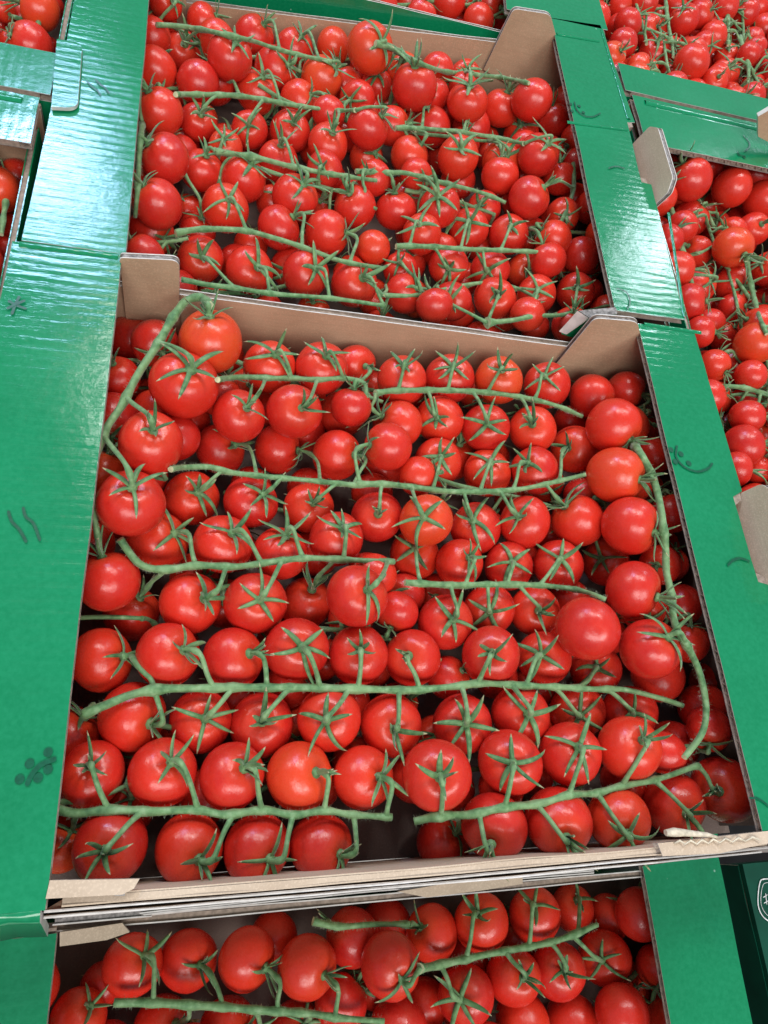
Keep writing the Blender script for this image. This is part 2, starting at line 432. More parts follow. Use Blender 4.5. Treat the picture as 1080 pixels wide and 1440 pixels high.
def tray(label, ox, oy, top, xi0, xi1, y0, y1, wl, wr, group=CR_GROUP, rot=False, back=True, wall_l=(0.026, 0.026), front_top=0.0,
         left_poly=None, right_poly=None, gusset=None, ltab=None, back_y=None, le=None, re_=None):
    """open tray. opening x in [xi0, xi1], y in [y0, y1]; flanges of width wl, wr; all relative to (ox, oy); top is the world height"""
    r = thing('tomato_crate', label, 'crate', (ox, oy, top - H), group)
    T = H                                   # local height of the top
    xo0, xo1 = xi0 - wl, xi1 + wr
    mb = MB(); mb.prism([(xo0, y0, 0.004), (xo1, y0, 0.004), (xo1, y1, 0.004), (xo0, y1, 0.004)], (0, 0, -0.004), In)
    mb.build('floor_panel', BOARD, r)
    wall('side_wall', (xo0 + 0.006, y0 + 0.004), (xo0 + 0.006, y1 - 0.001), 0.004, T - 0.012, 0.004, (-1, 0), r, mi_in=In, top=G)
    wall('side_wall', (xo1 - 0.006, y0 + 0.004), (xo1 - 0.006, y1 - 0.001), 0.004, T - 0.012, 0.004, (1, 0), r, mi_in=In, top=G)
    lp = left_poly or [(xo0, y0 - 0.004), (xi0, y0 - 0.004), (xi0, y1), (xo0, y1)]
    rp = right_poly or [(xi1, y0 - 0.004), (xo1, y0 - 0.004), (xo1, y1), (xi1, y1)]
    flange('flange', lp, r, [le or ((xi0, y0), (xi0, y1), (-1, 0))], top=T, seed=ox + 1.3 + oy)
    flange('flange', rp, r, [re_ or ((xi1, y0), (xi1, y1), (1, 0))], top=T, seed=ox + 2.3 + oy)
    if back:
        prof = lambda f: T - wall_l[0] + (wall_l[0] - wall_l[1]) * f
        wall('back_wall', (xi0 - 0.03, y1 - 0.004), (xi1 + 0.02, y1 - 0.004), 0.004, T - wall_l[0], 0.0038, (0, 1), r, seed=oy * 7 + 1, top_profile=prof, steps=40)
    return r


# ---- middle tray
A0, A1, B0, B1 = -0.155, 0.155, -0.1495, 0.1495
zl = aty(250, 404, B1)[2]; zr = aty(815, 484, B1)[2]
left_poly = [(-0.2095, -0.1535), (-0.155, -0.1535), (-0.155, 0.1495), (-0.2075, 0.1480)]
right_poly = [(0.155, -0.1510), (0.208, -0.1510), (0.205, -0.025), (0.1925, -0.022), (0.1915, 0.030), (0.199, 0.034), (0.197, 0.150), (0.155, 0.1495)]
mid = tray('middle green tray, fully in view, holding the most tomato bunches', 0, 0, 0.0, A0, A1, B0, B1, 0.052, 0.045,
           wall_l=(-zl, -zr), left_poly=left_poly, right_poly=right_poly)
print('main back wall z', zl, zr)


def strip_along(name, poly3, vec, mats, mt, ms, parent, label=None):
    mb = MB(); mb.prism(poly3, vec, mt, ms); o = mb.build(name, mats, parent)
    if label: o['label'] = label
    return o


# outer bend of the right flange: a scored strip that slopes down
def sloped_strip(parent, xa, xb, ya, yb, z, drop):
    mb = MB(); n = 24
    rows = [(0.0, 0.10), (0.15, 0.16), (0.5, 0.4), (1.0, 1.0)]
    vs = []
    for i in range(n + 1):
        y = ya + (yb - ya) * i / n
        for (f, g) in rows: vs.append((xa + (xb - xa) * f + 0.0004 * math.sin(i * 1.7), y, z + 0.0005 - drop * g))
        for (f, g) in reversed(rows): vs.append((xa + (xb - xa) * f, y, z - 0.0014 - drop * g))
    m = 2 * len(rows)
    fs = [[i * m + k, i * m + (k + 1) % m, (i + 1) * m + (k + 1) % m, (i + 1) * m + k] for i in range(n) for k in range(m)]
    mb.add(vs, fs, G, True); mb.add(vs[:m], [list(range(m))], G); mb.add(vs[-m:], [list(range(m))], G)
    return mb.build('side_fold', BOARD, parent)


sloped_strip(mid, 0.1845, 0.2000, 0.036, 0.1475, H, 0.006)

# corner tabs and gussets at the back of the middle tray
def loc_y(o, px, py, y):
    p = aty(px, py, y); return (p[0] - o.location[0], p[2] - o.location[2])


def corner_pieces(o, yw, tabpx, gpx, zfloor):
    oy = o.location[1]
    a = [loc_y(o, *p, yw) for p in tabpx]
    panel_y('corner_tab', [(a[0][0], zfloor), (a[1][0], zfloor), (a[1][0], a[1][1]), (a[0][0], a[0][1])], yw - oy - 0.0002, 0.0036, o, rads=[0, 0, 0.005, 0.002])
    g = [loc_y(o, *p, yw - 0.001) for p in gpx]
    panel_y('corner_gusset', g, yw - oy - 0.0012, 0.0036, o, rads=[0.004, 0.005, 0, 0, 0])


corner_pieces(mid, B1 - 0.006, [(168, 362), (252, 366)], [(836, 447), (896, 452), (942, 640), (880, 700), (772, 524)], 0.02)
# folded paper lip and green inner triangle beside the gusset
mb = MB()
q = [aty(790, 470, B1 + 0.004), aty(832, 446, B1 + 0.004), aty(845, 452, B1 + 0.004), aty(822, 480, B1 + 0.004)]
mb.prism([p - np.array(mid.location) for p in q], (0, 0.001, 0), G)
q = [atz(812, 437, 0.001), atz(866, 432, 0.001), atz(868, 441, 0.001), atz(838, 447, 0.001), atz(828, 447, 0.001)]
mb.prism([p - np.array(mid.location) for p in q], (0, 0, -0.0012), Gy, Wt)
q = [atz(812, 437, 0.001), atz(828, 447, 0.001), aty(795, 470, B1 - 0.001), aty(786, 466, B1 + 0.001)]
mb.prism([p - np.array(mid.location) for p in q], (0.001, 0, 0), Wt, Wt)
mb.build('corner_fold', BOARD, mid)

# layered front wall of the middle tray: a wall folded over twice
fy = -0.1495
wall('front_wall', (-0.150, fy - 0.0002), (0.158, fy + 0.0008), 0.004, H - 0.0030, 0.0036, (0, -1), mid, mi_in=P_, mi_out=P_, top=P_, seed=3, sag=0.0005, steps=60)
wall('front_wall_outer', (-0.156, fy - 0.0043), (0.160, fy - 0.0032), 0.004, H - 0.0042, 0.0010, (0, -1), mid, mi_in=K, mi_out=Wt, top=Wt, seed=4, sag=0.0007, steps=60)
wall('front_wall_outer', (-0.156, fy - 0.0063), (0.156, fy - 0.0050), 0.020, H - 0.0056, 0.0009, (0, -1), mid, mi_in=K, mi_out=G, top=Wt, seed=6, sag=0.0007, steps=60)


def flat_tab(parent, px, z, t, mat_top, name, edge=None, label=None):
    L = np.array(parent.location); mb = MB(); q = [atz(*p, z) - L for p in px]
    mb.prism(q, (0, 0, -0.0004), mat_top, Wt, F); mb.prism([p - np.array((0, 0, t - 0.0004)) for p in q], (0, 0, -0.0004), F, Wt, K)
    if edge:
        a, b = (atz(*p, z) - L for p in edge); d = (b - a) / np.linalg.norm(b - a)
        flute(mb, a, b, (-d[1] * 1.0, d[0] * 1.0, 0), (0, 0, 1), t, period=0.0075, depth=0.004, mi=Wt)
    o = mb.build(name, BOARD, parent)
    if label: o['label'] = label
    return o


flat_tab(mid, [(70, 1238), (196, 1236), (188, 1250), (172, 1258), (64, 1264)], 0.0005, 0.0048, P_, 'front_tab', edge=((64, 1264), (180, 1262)))
flat_tab(mid, [(925, 1186), (1085, 1168), (1090, 1184), (1012, 1200), (932, 1204)], 0.0005, 0.004, P_, 'front_tab', edge=((940, 1205), (1085, 1186)), label='torn corner tab with ragged white edge')
# rolled scrap of torn liner and ragged fibres
mb = MB(); L = np.array(mid.location)
rp_ = [(1008, 1177), (996, 1174), (980, 1173), (962, 1171), (948, 1170), (936, 1171)]
mb.tube([atz(*p, 0.0015) - L for p in rp_], [0.0006, 0.0010, 0.0013, 0.0016, 0.0020, 0.0014], 0, 8)
pz = [(948, 1186), (956, 1182), (963, 1187), (971, 1182), (980, 1187), (987, 1181), (996, 1186), (1003, 1180), (1012, 1185), (1020, 1179), (1030, 1184), (1038, 1178), (1048, 1183), (1058, 1177), (1070, 1182)]
mb.tube([atz(*p, 0.0010 + 0.0006 * (i % 3)) - L for i, p in enumerate(pz)], [0.00035 + 0.0002 * (i % 2) for i in range(len(pz))], 0, 5)
mb.build('torn_liner', [M_CREAM], mid)

# front skirt of the left flange: board bends down over the corner
def skirt(parent, x0, x1, y, ztop, drop, rad=0.004, out=0.0015):
    mb = MB(); prof = []
    for k in range(6):
        a = math.pi / 2 * k / 5; prof.append((y - rad * math.sin(a), ztop - rad + rad * math.cos(a)))
    prof.append((y - rad - out, ztop - drop)); n = len(prof)
    inner = [(py + 0.003, pz - 0.003 if i < 4 else pz) for i, (py, pz) in enumerate(prof)]
    ring = prof + inner[::-1]; m = len(ring); seg = 10; vs = []
    for i in range(seg + 1):
        x = x0 + (x1 - x0) * i / seg
        for (py, pz) in ring: vs.append((x, py + 0.0004 * math.sin(i * 2.1 + py * 900), pz))
    fs = [[i * m + k, i * m + (k + 1) % m, (i + 1) * m + (k + 1) % m, (i + 1) * m + k] for i in range(seg) for k in range(m)]
    mb.add(vs, fs, G, True); mb.add(vs[:m], [list(range(m))], Wt); mb.add(vs[-m:], [list(range(m))], Wt)
    return mb.build('front_skirt', BOARD, parent)


skirt(mid, -0.2095, -0.1565, -0.1535, H, 0.024, 0.004, 0.0065)
skirt(mid, 0.160, 0.206, -0.1510, H, 0.030)

# ---- tray behind it
BK0, BK1 = 0.166, 0.437
zl2 = aty(255, 6, BK1)[2]; zr2 = aty(712, 48, BK1)[2]; print('back wall z', zl2, zr2)
back = tray('green tray behind the middle one, packed with tomato bunches', 0, 0.30, 0.0, -0.1555, 0.1405, BK0 - 0.30 - 0.012, BK1 - 0.30, 0.050, 0.052,
            wall_l=(-zl2, -zr2),
            left_poly=[(-0.2035, -0.1505), (-0.1535, -0.1505), (-0.1585, 0.137), (-0.158, 0.160), (-0.197, 0.160), (-0.200, 0.02)],
            right_poly=[(0.1405, -0.142), (0.1925, -0.142), (0.196, -0.02), (0.188, -0.0195), (0.190, 0.043), (0.197, 0.045), (0.190, 0.158), (0.144, 0.151)],
            le=((-0.1535, -0.1505), (-0.1585, 0.137), (-1, 0)), re_=((0.1405, -0.142), (0.144, 0.151), (1, 0)))
corner_pieces(back, BK1 - 0.006, [(200, -12), (262, -8)], [(722, 12), (774, 20), (800, 120), (770, 150), (680, 98)], 0.02)
skirt(back, -0.2030, -0.1545, -0.1500, H - 0.0006, 0.010, 0.0025)

# ---- lower tray in front
FZ = -0.080
fl = atz(80, 1310, FZ); fr = atz(905, 1225, FZ); print('front tray', fl, fr)
FY1 = -0.1650
lowf = tray('lower green tray in front, partly hidden under the edge of the middle tray', 0, -0.32, FZ, float(fl[0]), float(fr[0]), -0.150, FY1 + 0.32, 0.058, 0.048,
            wall_l=(0.004, 0.004),
            left_poly=[(float(fl[0]) - 0.058, -0.154), (float(fl[0]), -0.154), (float(fl[0]), float(atz(84, 1312, FZ)[1]) + 0.32), (float(atz(0, 1322, FZ)[0]) - 0.01, float(atz(-8, 1323, FZ)[1]) + 0.32)],
            right_poly=[(float(fr[0]), -0.154), (float(fr[0]) + 0.044, -0.154), (float(atz(1012, 1213, FZ)[0]), FY1 + 0.325), (float(fr[0]), FY1 + 0.322)])
panel_y('corner_tab', [(fl[0] - 0.002, 0.02), (fl[0] + 0.036, 0.02), (fl[0] + 0.040, H - 0.003), (fl[0] + 0.034, H + 0.001), (fl[0] - 0.002, H + 0.001)], FY1 + 0.32 - 0.0085, 0.0034, lowf, lean=0.12, mf=P_)
flat_tab(lowf, [(84, 1311), (172, 1298), (182, 1311), (150, 1322), (84, 1331)], FZ + 0.0006, 0.003, P_, 'corner_tab', edge=((90, 1331), (150, 1322)))
flat_tab(lowf, [(560, 1254), (640, 1240), (735, 1227), (735, 1243), (680, 1252), (600, 1262)], FZ + 0.0006, 0.003, P_, 'corner_tab')
wall('back_wall_outer', (fl[0] + 0.03, FY1 + 0.32 - 0.0005), (fr[0] - 0.03, FY1 + 0.3205), 0.01, H - 0.001, 0.0014, (0, 1), lowf, mi_in=K, mi_out=Wt, top=Wt, seed=21, sag=0.001, steps=40)

# ---- a tray of the stack directly below the middle one (seen only as a dark wall in the gap)
und = tray('dark green tray carrying the middle tray in the stack', 0, 0.0, -0.0835, -0.155, 0.150, -0.149, 0.149, 0.048, 0.045, wall_l=(0.01, 0.01))
wall('front_wall', (-0.2, -0.150), (0.19, -0.150), 0.004, H - 0.004, 0.003, (0, -1), und, mi_in=K, mi_out=G, seed=31)

# ---- lower tray to the right of the front one: green board with shade put into its colour, white badge
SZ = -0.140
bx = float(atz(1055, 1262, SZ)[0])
side = thing('tomato_crate', 'green lower tray in painted shade at the bottom right corner with a white outlined badge', 'crate', (bx, -0.33, SZ + 0.02 - H), CR_GROUP)
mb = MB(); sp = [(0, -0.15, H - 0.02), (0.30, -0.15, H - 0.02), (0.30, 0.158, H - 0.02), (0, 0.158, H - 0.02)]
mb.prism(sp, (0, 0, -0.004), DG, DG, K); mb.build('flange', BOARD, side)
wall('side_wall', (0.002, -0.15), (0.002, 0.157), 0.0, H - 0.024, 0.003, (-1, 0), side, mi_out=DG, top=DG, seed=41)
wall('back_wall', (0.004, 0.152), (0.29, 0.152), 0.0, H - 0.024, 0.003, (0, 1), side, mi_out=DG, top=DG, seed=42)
bz = SZ
mark(side, [[(1098, 1238), (1074, 1236), (1067, 1243), (1065, 1272), (1073, 1290), (1090, 1300)],
            ], [], 0.0007, bz, 0.001, 'printed_badge', M_BADGE)
mark(side, [[(1100, 1242), (1078, 1241), (1071, 1247), (1069, 1270), (1077, 1286), (1095, 1296)]], [], 0.0003, bz, 0.001, 'printed_badge', M_BADGE)
mark(side, [[(1072, 1262), (1078, 1258)], [(1073, 1270), (1080, 1266)], [(1075, 1256), (1077, 1272)], [(1079, 1278), (1083, 1270)]], [], 0.0005, bz, 0.001, 'printed_lettering', M_BADGE)

# ---- trays of the neighbouring columns: turned a quarter, long flanges run across
def side_tray(label, xa, xb, yfar, yopen, ynear, ynear_out, top, tabs=(), inner='left', near_step=0.0):
    cx, cy = (xa + xb) / 2, (yopen + ynear) / 2
    r = thing('tomato_crate', label, 'crate', (cx, cy, top - H), CR_GROUP)
    x0, x1 = xa - cx, xb - cx; T = H
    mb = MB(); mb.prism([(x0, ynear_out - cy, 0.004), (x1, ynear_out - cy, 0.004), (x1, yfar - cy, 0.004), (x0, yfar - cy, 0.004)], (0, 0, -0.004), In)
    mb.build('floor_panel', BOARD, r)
    flange('flange', [(x0, yopen - cy), (x1, yopen - cy), (x1, yfar - cy), (x0, yfar - cy)], r, [((x0, yopen - cy), (x1, yopen - cy), (0, 1))], top=T, seed=cx * 9 + 1, mt=GX)
    flange('flange', [(x0, ynear_out - cy), (x1, ynear_out - cy), (x1, ynear - cy), (x0, ynear - cy)], r, [((x0, ynear - cy), (x1, ynear - cy), (0, -1))], top=T, seed=cx * 9 + 2, mt=GX)
    wall('side_wall', (x0, yfar - cy - 0.004), (x1, yfar - cy - 0.004), 0.004, T - 0.005, 0.004, (0, 1), r, seed=51)
    wall('side_wall', (x0, ynear_out - cy + 0.004), (x1, ynear_out - cy + 0.004), 0.004, T - 0.005, 0.004, (0, -1), r, seed=52)
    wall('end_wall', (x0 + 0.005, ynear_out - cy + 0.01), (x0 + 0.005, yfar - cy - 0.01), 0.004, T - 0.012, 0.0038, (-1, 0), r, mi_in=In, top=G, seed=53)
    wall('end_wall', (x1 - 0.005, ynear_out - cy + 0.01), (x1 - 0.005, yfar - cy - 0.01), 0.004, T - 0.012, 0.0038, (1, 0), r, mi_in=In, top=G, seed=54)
    return r


def fold_ridge(parent, p0, p1, w, h, name='fold_ridge'):
    """raised scored fold along a flange"""
    L = np.array(parent.location); p0 = np.array(p0) - L; p1 = np.array(p1) - L; d = p1 - p0; n = 30
    s_ = np.array([-d[1], d[0], 0]) / np.linalg.norm(d); mb = MB(); vs = []
    for i in range(n + 1):
        c = p0 + d * i / n
        for (a, b) in ((-1, 0.0), (-0.6, 0.8), (0, 1.0), (0.6, 0.8), (1, 0.0)):
            vs.append(c + s_ * a * w / 2 + np.array([0, 0, 0.0002 + b * h * (1 + 0.15 * math.sin(i * 1.3))]))
    fs = [[i * 5 + k, i * 5 + k + 1, (i + 1) * 5 + k + 1, (i + 1) * 5 + k] for i in range(n) for k in range(4)]
    mb.add(vs, fs, G, True); return mb.build(name, BOARD, parent, fix=True)


rt = side_tray('green tray on the right beside the middle one, its long flange crossing near the top', 0.202, 0.56, 0.3775, 0.3245, 0.022, -0.025, 0.0)
ur = side_tray('green tray in the top right corner of the picture', 0.196, 0.56, 0.765, 0.715, 0.412, 0.3800, 0.001)
lt = side_tray('green tray on the left edge with only a few dark tomatoes showing', -0.56, -0.2085, 0.2555, 0.2190, -0.082, -0.130, -0.001)
ul = side_tray('green tray in the top left corner of the picture', -0.56, -0.2030, 0.645, 0.595, 0.293, 0.2575, 0.0005)
fold_ridge(rt, (0.212, 0.3715, 0), (0.56, 0.3685, 0), 0.006, 0.0012)
fold_ridge(lt, (-0.56, 0.2495, -0.001), (-0.217, 0.2505, -0.001), 0.005, 0.001)
fold_ridge(mid, (-0.150 - 0.054, 0.1465, 0), (-0.157, 0.1470, 0), 0.004, 0.0008)

for (o_, a_, b_, w_) in ((back, (797, 172), (882, 183), 0.0028), (back, (783, 48), (842, 58), 0.0035), (back, (846, 42), (884, 168), 0.0030), (back, (940, 300), (962, 446), 0.0025),
                     (mid, (905, 456), (985, 468), 0.0030)):
    fold_ridge(o_, atz(*a_, 0.0), atz(*b_, 0.0), w_, 0.0007)
# tabs that stand up through the notches of the right flange
panel_x('stacking_tab', [(0.264 - 0.173, H - 0.02), (0.330 - 0.173, H - 0.02), (0.330 - 0.173, H + 0.009), (0.322 - 0.173, H + 0.0145), (0.272 - 0.173, H + 0.0145), (0.264 - 0.173, H + 0.008)],
        0.193 - rt.location[0], 0.004, rt, mf=P_, mb_=P_, lean=0.25, rads=0.002)
panel_x('stacking_tab', [(-0.032 - 0.173, H - 0.02), (0.033 - 0.173, H - 0.02), (0.033 - 0.173, H + 0.012), (0.020 - 0.173, H + 0.022), (-0.024 - 0.173, H + 0.022), (-0.032 - 0.173, H + 0.012)],
        0.1935 - rt.location[0], 0.004, rt, mf=P_, mb_=P_, lean=0.25, rads=0.002)
# the tab standing just beyond the right tray's far flange (right edge)
qq = [(1066, 192), (1066, 164), (1090, 150), (1110, 190), (1100, 210)]
mb = MB(); mb.prism([aty(*p, 0.345) - np.array(rt.location) for p in qq], (0.0, 0.004, 0), K, Wt); mb.build('stacking_tab', BOARD, rt)
# green rounded tab of the left tray folded over the back tray's flange
tp = rounded([atz(*p, 0.003)[:2] for p in [(80, 55), (116, 60), (109, 152), (72, 150)]], [0, 0.006, 0.008, 0])
mb = MB(); L = np.array(ul.location); mb.prism([(p[0] - L[0], p[1] - L[1], H + 0.0026) for p in tp], (0, 0, -0.0022), G, Wt, K); mb.build('folded_tab', BOARD, ul)

# ---- tray behind the back tray (top edge of the picture)
topt = tray('far green tray at the top edge behind the back tray', 0, 0.60, 0.0, -0.150, 0.150, -0.155, 0.14, 0.05, 0.046, back=True, wall_l=(0.02, 0.02),
            right_poly=[(0.105, -0.152), (0.196, -0.146), (0.196, 0.14), (0.126, 0.14)])
wall('front_wall', (-0.19, -0.1525), (0.112, -0.1525), 0.004, H - 0.016, 0.0034, (0, -1), topt, mi_in=K, mi_out=G, seed=61, steps=30)

# ---- prints on the flanges
mark(mid, [[(12, 719), (17, 734), (28, 746), (38, 764)], [(33, 714), (37, 728), (48, 738), (57, 762)]], [], 0.0012, 0.0, 0.001)
mark(mid, [[(38, 1105), (45, 1090), (58, 1076), (80, 1067)]], [(28, 1096), (42, 1074), (54, 1094), (68, 1082), (68, 1058)], 0.0018, 0.0, 0.0017)
mark(mid, [[(12, 424), (22, 430), (38, 436)], [(28, 418), (22, 430), (17, 444)], [(10, 436), (22, 430), (36, 424)]], [], 0.0014, 0.0, 0.001)
mark(mid, [[(951, 627), (950, 643), (961, 657), (979, 664), (994, 660), (1001, 652)]], [(943, 633), (957, 639), (949, 650), (968, 652)], 0.0013, 0.0, 0.0017)
mark(mid, [[(1022, 796), (1029, 789), (1040, 786), (1053, 790)]], [], 0.0013, 0.0, 0.001)
mark(mid, [[(1052, 1122), (1066, 1124), (1082, 1136)]], [], 0.0009, 0.0, 0.001)
mark(back, [[(122, 115), (130, 124), (136, 128), (142, 136)], [(134, 113), (142, 121), (148, 125), (154, 134)]], [], 0.0011, 0.0, 0.001)
mark(back, [[(807, 144), (811, 156), (822, 164), (834, 165), (844, 160)]], [(802, 147), (814, 150), (804, 157), (820, 159)], 0.0011, 0.0, 0.0014)
mark(back, [[(855, 238), (866, 235), (878, 238)]], [], 0.0011, 0.0, 0.001)
mark(back, [[(866, 406), (880, 412), (885, 424), (881, 437)]], [], 0.0009, 0.0, 0.001)
mark(rt, [[(1044, 191), (1052, 200), (1053, 207), (1046, 215)], [(1036, 214), (1040, 219), (1048, 221)]], [(1038, 218), (1046, 222)], 0.0012, 0.0, 0.0013)

#TOMATOES
# ================================================================= TOMATOES
def tomato_mesh(k):
    rr = random.Random(100 + k); nu, nv = 30, 20; vs = []; fs = []
    lob = rr.choice([4, 5, 5, 6]); ph = rr.random() * 6; el = rr.uniform(0.92, 1.05); ex = rr.uniform(-0.035, 0.035); shy = rr.uniform(-0.06, 0.06)
    for j in range(1, nv):
        th = math.pi * j / nv
        for i in range(nu):
            a = 2 * math.pi * i / nu
            s_, c_ = math.sin(th), math.cos(th)
            rib = 1 + 0.034 * math.cos(lob * a + ph) * max(0, c_) * s_ + 0.008 * math.sin(2 * a + ph) + 0.006 * math.sin(3 * a + 2 * ph)
            rho = (abs(s_) ** 0.96) * rib
            z = c_ * el - 0.17 * math.exp(-(s_ / 0.26) ** 2) * (c_ > 0) - 0.03 * math.exp(-(s_ / 0.2) ** 2) * (c_ < 0) * -1
            z -= 0.05 * c_ ** 3 * (c_ > 0)
            vs.append((rho * math.cos(a) * (1 + ex) + shy * z * z, rho * math.sin(a) * (1 - ex), z))
    top = len(vs); vs.append((0, 0, el - 0.22)); bot = len(vs); vs.append((shy, 0, -el + 0.02))
    for j in range(nv - 2):
        for i in range(nu):
            a, b = j * nu + i, j * nu + (i + 1) % nu; fs.append([a, a + nu, b + nu, b])
    for i in range(nu):
        fs.append([top, i, (i + 1) % nu]); e = (nv - 2) * nu; fs.append([bot, e + (i + 1) % nu, e + i])
    me = bpy.data.meshes.new('tomato'); me.from_pydata(vs, [], fs); me.materials.append(M_TOM)
    me.polygons.foreach_set('use_smooth', [True] * len(fs)); me.update(); return me


def calyx_mesh(k):
    rr = random.Random(300 + k); n = rr.choice([5, 5, 6, 6, 5]); mb = MB(); a0 = rr.random() * 6
    z0 = 0.80
    lift0 = rr.choice([0.0, 0.15, 0.35, 0.6, 0.8])
    for s_ in range(n):
        a = a0 + 2 * math.pi * s_ / n + rr.uniform(-0.22, 0.22)
        L = rr.uniform(0.72, 1.18); w = rr.uniform(0.066, 0.100); lift = lift0 + rr.uniform(-0.15, 0.50); curl = rr.uniform(-1.4, 2.6); side = rr.uniform(-0.7, 0.7)
        if rr.random() < 0.25: lift += 0.5
        m = 9; vs = []
        x, z, ang, y = 0.05, z0 + 0.03, 0.25 + lift, 0.0
        ya = 0.0
        for i in range(m):
            f = i / (m - 1)
            wd = w * (0.75 + 1.1 * f) * (1 - f) ** 0.72 + 0.006
            ca, sa = math.cos(a), math.sin(a)
            def pt(u, v):     # u across, v along the normal
                X = x - math.sin(ang) * v; Z = z + math.cos(ang) * v; Y = y + u
                return (X * ca - Y * sa, X * sa + Y * ca, Z)
            tk = 0.022 * (1 - 0.6 * f)
            fold = 0.35 * wd
            vs += [pt(-wd, fold), pt(0, tk - fold * 0.1), pt(wd, fold), pt(0, -tk - fold * 0.35)]
            st = L / (m - 1)
            x += math.cos(ang) * st; z += math.sin(ang) * st; y += st * math.sin(ya)
            ya += side * st
            # hug the fruit, then curl at the tip
            ang += (-0.95 * (1 - f) * (1.0 if lift < 0.4 else 0.35) + curl * f * f * 1.4) * st * 1.3
            rho2 = x * x + y * y
            if rho2 < 0.92:
                zs = 0.95 * math.sqrt(max(0.0, 1 - rho2)) - 0.15 * math.exp(-rho2 / 0.067) + 0.03
                if z < zs: z = zs
        fs = [[i * 4 + q_, i * 4 + (q_ + 1) % 4, (i + 1) * 4 + (q_ + 1) % 4, (i + 1) * 4 + q_] for i in range(m - 1) for q_ in range(4)]
        mi_start = len(mb.f)
        mb.add(vs, fs, 0, True)
        for q_ in range(mi_start + (m - 2) * 4, len(mb.f)): mb.m[q_] = 1
        o = len(mb.v) - len(vs); mb.f.append([o, o + 1, o + 2, o + 3]); mb.m.append(0); mb.sm.append(True)
        e = o + (m - 1) * 4; mb.f.append([e + 3, e + 2, e + 1, e]); mb.m.append(1); mb.sm.append(True)
    # receptacle: small knob the stalk grows from
    vs = []; rg = [(0.16, 0.78), (0.17, 0.84), (0.12, 0.90), (0.075, 0.96)]
    for (r_, z_) in rg:
        for q_ in range(8): vs.append((r_ * math.cos(q_ * math.pi / 4), r_ * math.sin(q_ * math.pi / 4), z_))
    mb.add(vs, [[i * 8 + q_, i * 8 + (q_ + 1) % 8, (i + 1) * 8 + (q_ + 1) % 8, (i + 1) * 8 + q_] for i in range(3) for q_ in range(8)] + [[24 + q_ for q_ in range(8)], [q_ for q_ in reversed(range(8))]], 0, True)
    me = mb.mesh('calyx', [M_CAL, M_TIP])
    bm = bmesh.new(); bm.from_mesh(me); bmesh.ops.recalc_face_normals(bm, faces=bm.faces); bm.to_mesh(me); bm.free()
    return me


TOM_ME = [tomato_mesh(k) for k in range(12)]
CAL_ME = [calyx_mesh(k) for k in range(20)]

# bunch data, read off the photograph: (label, crate, stem pixels, stem radius, [(cx, cy, r, kx, ky, jx, jy, layer)...])
# k = where the stalk leaves the fruit (0,0: hidden underneath), j = where the stalk meets the stem (0,0: nearest point)
BUNCH = []


def B(crate, label, stem, rad, toms): BUNCH.append((crate, label, stem, rad, toms))


# -- middle tray
B('mid', 'tomato bunch along the front wall, left half, four fruits hanging towards the wall', [(81, 1137), (106, 1144), (153, 1139), (213, 1141), (278, 1139), (319, 1146), (368, 1139), (412, 1146), (456, 1140), (497, 1146), (551, 1149)], .0021, [
 (129, 1089, 46, 124, 1075, 155, 1138, 0), (229, 1086, 48, 241, 1070, 276, 1138, 0), (326, 1091, 46, 345, 1079, 368, 1139, 0), (421, 1091, 46, 449, 1086, 456, 1140, 0), (511, 1093, 44, 539, 1093, 545, 1147, 0),
 (155, 1190, 51, 148, 1197, 201, 1141, 0), (266, 1193, 48, 285, 1210, 325, 1145, 0), (361, 1193, 47, 384, 1209, 408, 1145, 0), (451, 1190, 45, 484, 1202, 497, 1146, 0)])
B('mid', 'long tomato bunch with straight pale stem crossing the middle tray near its front', [(116, 1005), (143, 994), (176, 980), (217, 970), (264, 968), (328, 967), (407, 967), (477, 968), (540, 970), (590, 970), (640, 965), (680, 961), (730, 964), (780, 966), (835, 969), (880, 970), (925, 981), (960, 992)], .0022, [
 (143, 928, 44, 178, 922, 221, 967, 0), (236, 921, 44, 261, 913, 302, 966, 0), (328, 926, 43, 354, 918, 381, 966, 0), (417, 913, 44, 426, 910, 446, 967, 0), (504, 921, 42, 507, 913, 509, 967, 0),
 (580, 925, 40, 573, 922, 585, 967, 0), (690, 922, 41, 692, 918, 673, 960, 0), (765, 925, 38, 760, 920, 736, 962, 0), (838, 942, 36, 840, 938, 815, 966, 1),
 (187, 1008, 47, 217, 1019, 218, 972, 1), (282, 1014, 43, 289, 1010, 335, 970, 0), (368, 1019, 45, 368, 1014, 405, 970, 0), (463, 1010, 45, 458, 1014, 487, 972, 0), (550, 1020, 44, 556, 1027, 563, 975, 0),
 (650, 1018, 42, 656, 1018, 645, 968, 0), (732, 1005, 41, 745, 1005, 716, 967, 0), (812, 1000, 38, 815, 1007, 782, 970, 1), (885, 1002, 38, 890, 1003, 852, 972, 1), (97, 1036, 42, 115, 1006, 125, 1003, 0)])
